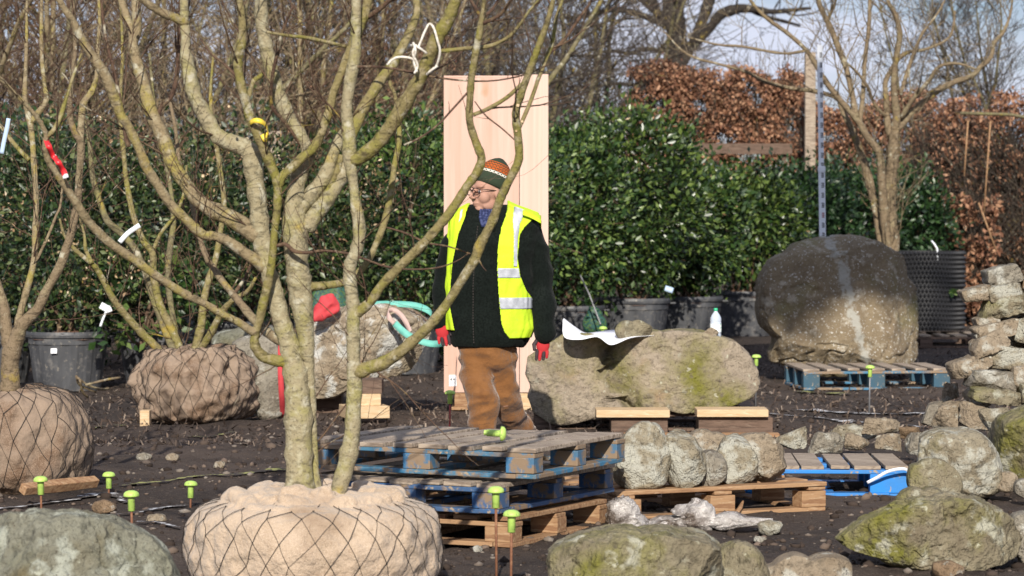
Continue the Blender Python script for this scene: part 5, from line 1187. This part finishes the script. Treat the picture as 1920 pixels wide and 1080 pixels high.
mb = MB(); mb.tube([P(1088, 516, 30), P(1104, 550, 29.9), P(1126, 608, 29.8)], .008, 6); tag(mb.build('wire_hoop', M['steel'], origin=P(1126, 608, 29.8)), 'thin grey wire leaning against the pots', 'wire')
def deadtwigs():
    mb = MB(); r = random.Random(6)
    for a in ([(145,708),(165,722),(190,730),(205,728)], [(150,712),(155,735),(165,745)], [(160,722),(200,712),(225,708)], [(143,705),(150,722),(180,735)]):
        mb.tube(cr_spline([[*P(x, y, 23.6+.1*i)] for i, (x, y) in enumerate(a)], 4), .010, 6)
    tag(mb.build('fallen_branch', M['bark_pale'], origin=P(190, 740, 23.7), smooth=True), 'pale forked fallen branch lying in front of the ridged pot', 'branch')
deadtwigs()
# ------------------------------------------------------------------ the worker
DP = 17.7
def W(px, py, dy=0.0): return P(px, py, DP+dy)
M['skin'] = mat('skin', (.42, .235, .17), .65, [(10, .45, .75, (.38, .19, .135), 4)], [(220, .15, .002, 'noise')], spec=.4)
M['fleece'] = mat('black_green_fleece', (.007, .010, .0085), .95, [(8, .5, .8, (.013, .017, .015), 8), (90, .45, .6, (.004, .006, .005), 3)], [(300, .5, .004, 'noise'), (14, .4, .02, 'noise')], spec=.10, sheen=.04)
M['hivis'] = mat('fluorescent_yellow_fabric', (.52, .74, .025), .75, [(5, .45, .75, (.45, .66, .03), 8), (30, .6, .75, (.40, .55, .06), 6)], [(9, .5, .02, 'noise')], spec=.3)
M['reflect'] = mat('silver_reflective_strip', (.36, .38, .42), .4, [(18, .45, .65, (.52, .54, .60))], spec=.7)
M['cord'] = mat('tan_corduroy', (.18, .078, .026), .95, [(4, .45, .75, (.24, .11, .04), 8), (14, .55, .75, (.13, .055, .02), 6)], [(260, .4, .003, 'noise'), (10, .8, .035, 'noise')], spec=.15, sheen=.3)
M['glove_red'] = mat('red_glove_back', (.42, .02, .025), .85, [], [(200, .4, .003, 'noise')])
M['glove_dark'] = mat('dark_glove_palm', (.035, .022, .025), .7)
M['specs'] = mat('dark_brown_frames', (.025, .012, .010), .3)
M['eye'] = mat('eye_white', (.7, .66, .62), .3)
M['shirt'] = mat('blue_checked_scarf', (.012, .020, .075), .9, [(60, .5, .55, (.05, .065, .16), 1)])
M['boot'] = mat('tan_leather_boot', (.20, .11, .05), .7, [(12, .5, .7, (.12, .07, .04))])
M['stubble'] = mat('grey_hair', (.22, .19, .17), .9)
def hat_ex(t, cur, c):
    N = t.nodes.new; K = t.links.new; sp = N('ShaderNodeSeparateXYZ'); K(c.outputs['Object'], sp.inputs[0])
    r = N('ShaderNodeValToRGB'); r.color_ramp.interpolation = 'CONSTANT'; e = r.color_ramp.elements
    mr = N('ShaderNodeMapRange'); K(sp.outputs['Z'], mr.inputs['Value']); mr.inputs['From Min'].default_value = 0; mr.inputs['From Max'].default_value = .20
    green = (.035, .048, .030, 1); org = (.48, .10, .02, 1); wh = (.62, .58, .50, 1)
    e[0].color = green; e[1].position = .36; e[1].color = wh
    for p_, c_ in ((.44, green), (.46, org), (.53, green), (.55, org), (.62, green), (.64, org), (.70, green), (.73, org), (.77, green)): k = e.new(p_); k.color = c_
    K(mr.outputs[0], r.inputs[0])
    # knit dots round the hat
    at = N('ShaderNodeMath'); at.operation = 'ARCTAN2'; K(sp.outputs['Y'], at.inputs[0]); K(sp.outputs['X'], at.inputs[1])
    m = N('ShaderNodeMath'); m.operation = 'MULTIPLY'; K(at.outputs[0], m.inputs[0]); m.inputs[1].default_value = 26
    s = N('ShaderNodeMath'); s.operation = 'SINE'; K(m.outputs[0], s.inputs[0])
    zz = N('ShaderNodeMath'); zz.operation = 'MULTIPLY'; K(sp.outputs['Z'], zz.inputs[0]); zz.inputs[1].default_value = 330
    s2 = N('ShaderNodeMath'); s2.operation = 'SINE'; K(zz.outputs[0], s2.inputs[0])
    pr = N('ShaderNodeMath'); pr.operation = 'MULTIPLY'; K(s.outputs[0], pr.inputs[0]); K(s2.outputs[0], pr.inputs[1])
    gt = N('ShaderNodeMath'); gt.operation = 'GREATER_THAN'; K(pr.outputs[0], gt.inputs[0]); gt.inputs[1].default_value = .30
    mi = N('ShaderNodeMixRGB'); K(gt.outputs[0], mi.inputs[0]); K(r.outputs[0], mi.inputs[1]); mi.inputs[2].default_value = green
    return mi.outputs[0]
M['hat'] = mat('patterned_knit', rough=.95, extra=hat_ex, bump=[(200, .5, .004, 'noise')], spec=.15)
person = thing('person', 'man in a yellow vest, dark fleece, patterned knit hat and glasses walking past the crate', 'person', (W(915, 400).x, DP, 0))
# ---- head frame
HC = W(915, 357); HC.z = 1.628; PHI = R(-56); HS = 1.07
HR = Matrix.Rotation(PHI, 3, 'Z') @ Matrix.Rotation(R(4), 3, 'X')
def H(x, y, z): return HC+HR @ (Vector((x, y, z))*HS)
HRn = np.array(HR)*HS
mb = MB()
mb.ball(H(0, .012, .022), (.076, .097, .098), 32, 20, HRn)
mb.ball(H(0, -.028, -.045), (.058, .066, .064), 28, 16, HRn)
mb.ball(H(0, -.066, -.088), (.032, .028, .026), 20, 12, HRn)
for s in (-1, 1):
    mb.ball(H(s*.034, -.052, -.025), (.038, .036, .042), 16, 10, HRn); mb.ball(H(s*.077, .012, -.012), (.010, .020, .032), 12, 10, HRn)
    mb.ball(H(s*.024, -.068, .036), (.036, .020, .013), 14, 8, HRn); mb.ball(H(s*.040, -.015, -.070), (.026, .055, .034), 14, 10, HRn)
mb.tube([H(0, -.090, .020), H(0, -.106, .0), H(0, -.121, -.020), H(0, -.112, -.028)], [.009, .010, .012, .009], 12, rounded=True)
for s in (-1, 1): mb.ball(H(s*.012, -.104, -.026), (.009, .010, .008), 10, 8, HRn)
mb.ball(H(0, -.088, -.056), (.026, .014, .008), 16, 8, HRn); mb.ball(H(0, -.086, -.068), (.021, .013, .007), 16, 8, HRn)
nb_ = W(918, 410); nb_.z = 1.46
mb.tube([H(0, .015, -.06), H(0, .03, -.12), nb_], [.058, .056, .062], 20, rounded=True)
# torso, arms and legs under the clothes
def A3(*l): return [Vector(a) for a in l]
sh_r, el_r, wr_r = W(858, 428), W(834, 520, .02), W(826, 603, -.03)
sh_l, el_l, wr_l = W(996, 430), W(1016, 522, .04), W(1020, 626, -.05)
hip_r, kn_r, an_r = W(895, 660), W(908, 752, -.10), W(903, 838, -.02)
hip_l, kn_l, an_l = W(944, 660), W(948, 752, .02), W(992, 822, .42)
mb.tube([W(915, 650), W(917, 600), W(920, 540), W(924, 470), W(927, 430)], [.10, .10, .11, .13, .11], 20, rounded=True, ell=.7, up=(1, 0, 0))
for a in ((sh_r, el_r, wr_r), (sh_l, el_l, wr_l)): mb.tube([W(926, 432), *a], [.09, .052, .043, .030], 14, rounded=True)
for a in ((hip_r, kn_r, an_r), (hip_l, kn_l, an_l)): mb.tube(list(a), [.062, .050, .040], 14, rounded=True)
for wpt, x in ((wr_r, W(826, 622, -.03)), (wr_l, W(1018, 642, -.05))): mb.tube([wpt, x], [.024, .020], 10, rounded=True)
body = mb.build('body', M['skin']); remesh(body, .0045, 5, .5); local(person, body)
# eyes and glasses, hair
mb = MB()
for s in (-1, 1): mb.ball(H(s*.030, -.0775, .008), (.012, .010, .006), 12, 8, HRn)
local(person, mb.build('eyes', M['eye'], smooth=True))
mb = MB()
for s in (-1, 1): mb.ball(H(s*.029, -.0865, .008), .0035, 10, 8)
local(person, mb.build('pupils', M['specs'], smooth=True))
mb = MB()
for s in (-1, 1):
    pts = []
    for i in range(25):
        a = 2*math.pi*i/24; pts.append(H(s*.035+.027*math.copysign(abs(math.cos(a))**.75, math.cos(a)), -.108+.012*abs(math.cos(a)*(.5+.5*s*math.cos(a))), .010+.019*math.copysign(abs(math.sin(a))**.75, math.sin(a))))
    mb.tube(pts, .0030, 6, cap=False); mb.tube([H(s*.061, -.100, .018), H(s*.076, -.05, .016), H(s*.081, .01, .006)], .0028, 6)
mb.tube([H(-.008, -.109, .014), H(0, -.112, .018), H(.008, -.109, .014)], .003, 6)
local(person, mb.build('glasses', M['specs'], smooth=True))
mb = MB()
for s in (-1, 1): mb.ball(H(s*.074, .030, -.012), (.008, .030, .040), 14, 10, HRn)
mb.ball(H(0, .085, -.02), (.05, .02, .04), 14, 10, HRn)
local(person, mb.build('hair', M['stubble'], smooth=True))
# hat: tilted back, own object space with z from its brim
hat_c = H(0, .022, .030)
HT = Matrix.Rotation(PHI, 3, 'Z') @ Matrix.Rotation(R(-24), 3, 'X')
pr = [(.091, .0), (.100, .004), (.102, .03), (.101, .06), (.098, .085), (.090, .11), (.077, .137), (.058, .162), (.036, .182), (.016, .194), (.001, .198)]
def hatfn(a, z): return 1+(.008*np.sin(a*40) if z < .06 else 0)+.12*np.abs(np.sin(a))**2
hat = MB().lathe(pr, sides=120, capb=False, fn=hatfn).build('knit_hat', M['hat'], smooth=True)
hat.matrix_world = Matrix.Translation(hat_c+HT @ Vector((0, 0, -.012))) @ HT.to_4x4(); hat.parent = person; hat.matrix_parent_inverse = Matrix.Translation(-Vector(person.location))
# ---- torso surface shared by jacket and vest
rows = np.array([  # py, cx, half width px, half depth m, centre dy
 (381, 919, 30, .070, .02), (388, 920, 44, .080, .02), (395, 923, 62, .092, .02), (402, 927, 77, .105, .02), (412, 928, 83, .120, .015), (430, 927, 84, .138, .01), (460, 923, 82, .150, 0), (500, 919, 80, .150, 0),
 (540, 917, 79, .152, 0), (580, 917, 79, .152, 0), (615, 917, 79, .150, 0), (640, 916, 72, .146, 0), (648, 915, 66, .135, 0)], float)
def TS(th, py, off=0):
    cx, hw, hd, dy = [np.interp(py, rows[:, 0], rows[:, k]) for k in (1, 2, 3, 4)]
    c_, s_ = math.cos(th), math.sin(th); ex = .82
    fold = .010*mnoise.noise(Vector((c_*2.5, s_*2.5, py*.018)))+.005*mnoise.noise(Vector((c_*7, s_*7, py*.03)))
    X = math.copysign(abs(c_)**ex, c_)*(hw/ppm(DP)+off+fold); Y = math.copysign(abs(s_)**ex, s_)*(hd+off+fold)+dy
    b = P(cx, py, DP); return Vector((b.x+X, DP+Y, b.z+off*(1 if py < 405 else 0)))
nu, nv = 60, 72
V = [TS(2*math.pi*j/nv, 384+(650-384)*i/(nu-1)) for i in range(nu) for j in range(nv)]
mb = MB(); mb.grid([tuple(v) for v in V], nu, nv, closed=True); mb.f.append(tuple(range(nv))); mb.f.append(tuple((nu-1)*nv+j for j in range(nv))[::-1]); mb.mi += [0, 0]
def sleeve(a, r):
    p_ = cr_spline([[*x] for x in a], 6); mb.tube(p_, np.interp(np.linspace(0, 1, len(p_)), np.linspace(0, 1, len(r)), r), 20, rounded=True)
sleeve([W(880, 436, .02), W(860, 437, .01), W(842, 480, .02), W(833, 525, .02), W(829, 570, -.01), W(825, 604, -.03)], [.06, .068, .064, .060, .056, .050])
sleeve([W(968, 440, .02), W(990, 440, .02), W(1006, 480, .03), W(1012, 525, .04), W(1018, 575, .0), W(1021, 624, -.05)], [.06, .080, .082, .078, .074, .064])
jk = mb.build('fleece_jacket', M['fleece']); remesh(jk, .009, 4, .5, disp=lambda c: .011*mnoise.noise(Vector((c.x*7, c.y*7, c.z*10)))+.007*(1-3*abs(mnoise.noise(Vector((c.x*5+3, c.y*5, c.z*9)))))*(abs(c.x-W(919,0).x) > .2)+.002*mnoise.noise(c*30)); local(person, jk)
# collar: open at the front towards the face
mb = MB(); V = []; nn = 40
for i in range(nn):
    a = R(-90-20)+R(30)+(2*math.pi-R(60))*i/(nn-1); 
    for k, (rr, zz) in enumerate([(.098, 1.44), (.093, 1.49), (.088, 1.545), (.080, 1.545), (.078, 1.47)]):
        fr = .5+.5*math.cos(a+R(110)); V.append((W(917, 400).x+math.cos(a)*rr*(1+.12*fr), DP+.005+math.sin(a)*rr*1.02-.035*fr, zz-.045*fr+.012*math.sin(a)))
mb.grid(V, nn, 5, closed=False); o = mb.build('collar', M['fleece'], smooth=True); so = o.modifiers.new('s', 'SOLIDIFY'); so.thickness = .006
local(person, o); o.parent = jk; o.matrix_parent_inverse = jk.matrix_world.inverted() if False else Matrix.Identity(4)
jk_inv = (Matrix.Translation(Vector(person.location)) @ Matrix.Translation(-Vector(person.location))); 
zp = MB()
for i in range(44):
    py = 425+i*5; q = TS(R(-90-17), py, .006); zp.box(q, (.006, .004, .010))
o = zp.build('zip', M['net']); o.parent = jk
# scarf in the collar opening
mb = MB(); 
for k in range(5):
    x = 902+k*5; mb.tube([W(x, 394, -.075), W(x-1+k*.6, 408, -.115), W(904+k*2, 424, -.125)], [.009, .011, .006], 8, rounded=True)
local(person, mb.build('neck_scarf', M['shirt'], smooth=True))
# ---- vest
def inpoly(x, y, poly):
    c = False; n = len(poly)
    for i in range(n):
        x1, y1 = poly[i]; x2, y2 = poly[(i+1) % n]
        if (y1 > y) != (y2 > y) and x < (x2-x1)*(y-y1)/(y2-y1)+x1: c = not c
    return c
VR = [(952,376),(962,380),(985,392),(1020,400),(1020,410),(1000,411),(984,426),(975,440),(971,483),(976,517),(987,543),(1008,572),(1008,633),(955,633),(946,622),(940,605),(936,566),(932,505),(933,460),(940,425),(950,398)]
VL = [(868,384),(882,384),(876,398),(860,440),(849,490),(845,530),(844,575),(853,618),(820,619),(828,545),(836,480),(838,440),(845,412)]
def patch(name, polys, off, m, back=False, th0=-math.pi, th1=0.0, pmin=380, pmax=634, nth=260, step=1.6, thick=.004):
    mb = MB(); npy = int((pmax-pmin)/step); V = []; ok = []; 
    for i in range(npy+1):
        py = pmin+(pmax-pmin)*i/npy
        for j in range(nth+1):
            th = th0+(th1-th0)*j/nth; q = TS(th, py, off+.005*max(0, math.sin(py*.045+th*4+mnoise.noise(Vector((py*.02, th*2, 0)))*3))*min(1, max(0, (py-440)/80))); V.append(q); px = 960+(q.x)/DP*FPX
            ok.append(any(inpoly(px if not back else 900, py, pl) for pl in polys))
    F = []; idx = {}; VV = []
    for i in range(npy):
        for j in range(nth):
            q = (i*(nth+1)+j, i*(nth+1)+j+1, (i+1)*(nth+1)+j+1, (i+1)*(nth+1)+j)
            if all(ok[k] for k in q):
                f = []
                for k in q:
                    if k not in idx: idx[k] = len(VV); VV.append(V[k])
                    f.append(idx[k])
                F.append(tuple(f))
    mb.add([tuple(v) for v in VV], F); o = mb.build(name, M[m], smooth=True); so = o.modifiers.new('s', 'SOLIDIFY'); so.thickness = thick; so.offset = 1
    return o
vest = patch('hi_vis_vest', [VR, VL], .013, 'hivis'); local(person, vest)
bk = patch('vest_back', [[(0, 380), (2000, 380), (2000, 632), (0, 632)]], .013, 'hivis', True, R(8), math.pi-R(8), 390, 632, 90, 6); bk.parent = vest
def band(py0, py1, x0, x1): return [(x0, py0), (x1, py0), (x1, py1), (x0, py1)]
def clipstrip(name, poly, par, base):
    o = patch(name, [poly], .0175, 'reflect', thick=.0012); o.parent = par; return o
def isect(py0, py1, s0=0, s1=0):
    # band limited to the right panel
    L_ = []; Rr = []
    ys = np.linspace(py0, py1, 8)
    for y in ys:
        xs = [x for x in np.arange(925, 1012, .5) if inpoly(x, y, VR)]
        if xs: L_.append((min(xs)+.5, y)); Rr.append((max(xs)-.5, y))
    return L_+Rr[::-1]
clipstrip('reflective_strip', isect(502, 521), vest, VR); clipstrip('reflective_strip', isect(556, 578), vest, VR)
clipstrip('reflective_strip', [(963,391),(985,399),(975,420),(971,450),(970,500),(963,500),(963,440),(961,410)], vest, VR)
clipstrip('reflective_strip', [(864,396),(870,397),(863,415),(859,420)], vest, VL)
# shoulder wing of the vest over the sleeve
mb = MB(); V = []
for i in range(9):
    u = i/8
    for k in range(7):
        v = k/6; a = P(980+34*u, 393+10*u+6*u*u, DP-.10+.20*v); V.append((a.x, DP-.115+.23*v, a.z+.012-.045*(abs(v-.5)*2)**2))
mb.grid(V, 9, 7); o = mb.build('vest_shoulder', M['hivis'], smooth=True); so = o.modifiers.new('s', 'SOLIDIFY'); so.thickness = .004; o.parent = vest
# ---- trousers
mb = MB()
def leg(a, r): p_ = cr_spline([[*x] for x in a], 6); mb.tube(p_, np.interp(np.linspace(0, 1, len(p_)), np.linspace(0, 1, len(r)), r), 24, rounded=False)
leg([W(897, 640), W(893, 690, -.02), W(904, 745, -.09), W(905, 790, -.08), W(903, 842, -.04)], [.110, .100, .088, .080, .070])
leg([W(934, 640), W(942, 690, .02), W(948, 742, .04), W(966, 785, .20), W(995, 826, .42)], [.100, .088, .076, .072, .068])
mb.tube([W(905, 636), W(906, 665)], .12, 24, rounded=True)
mb.tube([W(928, 636), W(928, 665)], .12, 24, rounded=True)
tr = mb.build('trousers', M['cord']); remesh(tr, .009, 4, .5, disp=lambda c: .012*mnoise.noise(Vector((c.x*7, c.y*7, c.z*11)))+.012*(1-3*abs(mnoise.noise(Vector((c.x*6, c.y*6, c.z*13+2)))))+.003*mnoise.noise(c*25)); local(person, tr)
# ---- boots
def boot(an, yaw, pitch):
    Rm = Matrix.Rotation(yaw, 3, 'Z') @ Matrix.Rotation(pitch, 3, 'X'); q = lambda x, y, z: an+Rm @ Vector((x, y, z))
    mb = MB(); mb.tube([q(0, 0, .10), q(0, .005, .0), q(0, .005, -.03)], [.052, .050, .046], 16, rounded=True)
    mb.tube([q(0, .04, -.045), q(0, -.05, -.048), q(0, -.14, -.055), q(0, -.185, -.062)], [.044, .046, .046, .034], 16, rounded=True, ell=.85)
    o = mb.build('boot', M['boot']); remesh(o, .008, 2); local(person, o)
    mb = MB(); mb.tube([q(0, .08, -.088), q(0, 0, -.088), q(0, -.1, -.09), q(0, -.215, -.092)], [.038, .042, .048, .034], 16, ell=.28, up=(1, 0, 0)); s = mb.build('sole', M['net']); s.parent = o
boot(Vector((an_r.x, DP-.02, .105)), R(-48), 0); boot(Vector((an_l.x, DP+.42, .13)), R(-48), R(28))
# ---- gloved hands: palm, four fingers and a thumb each
def glove(wr, dirv, side, curl):
    d = Vector(dirv).normalized(); fw = Vector((0, -1, 0)); fw = (fw-d*fw.dot(d)).normalized(); sd_ = d.cross(fw)*side   # fw: towards the camera, sd_: across the palm
    red = MB(); dark = MB()
    red.tube([wr-d*.03, wr+d*.015], [.034, .030], 16, rounded=True)
    cpl = wr+d*.055; Rm = np.array([[*sd_], [*fw], [*d]]).T
    red.ball(cpl, (.042, .022, .052), 20, 12, Rm)
    for k, (off, ln, rr) in enumerate([(-.030, .072, .0100), (-.010, .080, .0105), (.011, .076, .0102), (.031, .062, .0092)]):
        b0 = cpl+d*.038+sd_*off; dd = (d+fw*-.0).normalized(); pts = [b0]; ang = curl*(.6+.12*k)
        ax = sd_; cur = d.copy()
        for s in range(3):
            cur = Quaternion(ax, -ang*side*(1 if side > 0 else 1)*.9) @ cur if False else (cur*math.cos(ang)+(-fw if curl < 0 else fw)*math.sin(abs(ang))*1.0).normalized() if s == 0 else (cur+(fw*math.sin(abs(ang)))*1.1-d*.28*s*abs(curl)).normalized()
            pts.append(pts[-1]+cur*ln*[.45, .32, .23][s])
        (dark if k in (0, 2) else red).tube(pts, [rr*1.15, rr*1.08, rr, rr*.85], 12, rounded=True)
    tb = cpl-d*.02-sd_*.038; tp = [tb, tb-sd_*.016+d*.026+fw*.012, tb-sd_*.010+d*.056+fw*.022]
    dark.tube(tp, [.015, .0125, .010], 12, rounded=True)
    o = red.build('glove', M['glove_red']); remesh(o, .0045, 2); local(person, o)
    f = dark.build('glove_fingers', M['glove_dark'], smooth=True); f.parent = o
glove(wr_r+Vector((.0, -.01, .0)), (.20, -.12, -1), 1, .55)
glove(wr_l+Vector((0, -.0, -.012)), (-.12, -.15, -1), -1, .50)
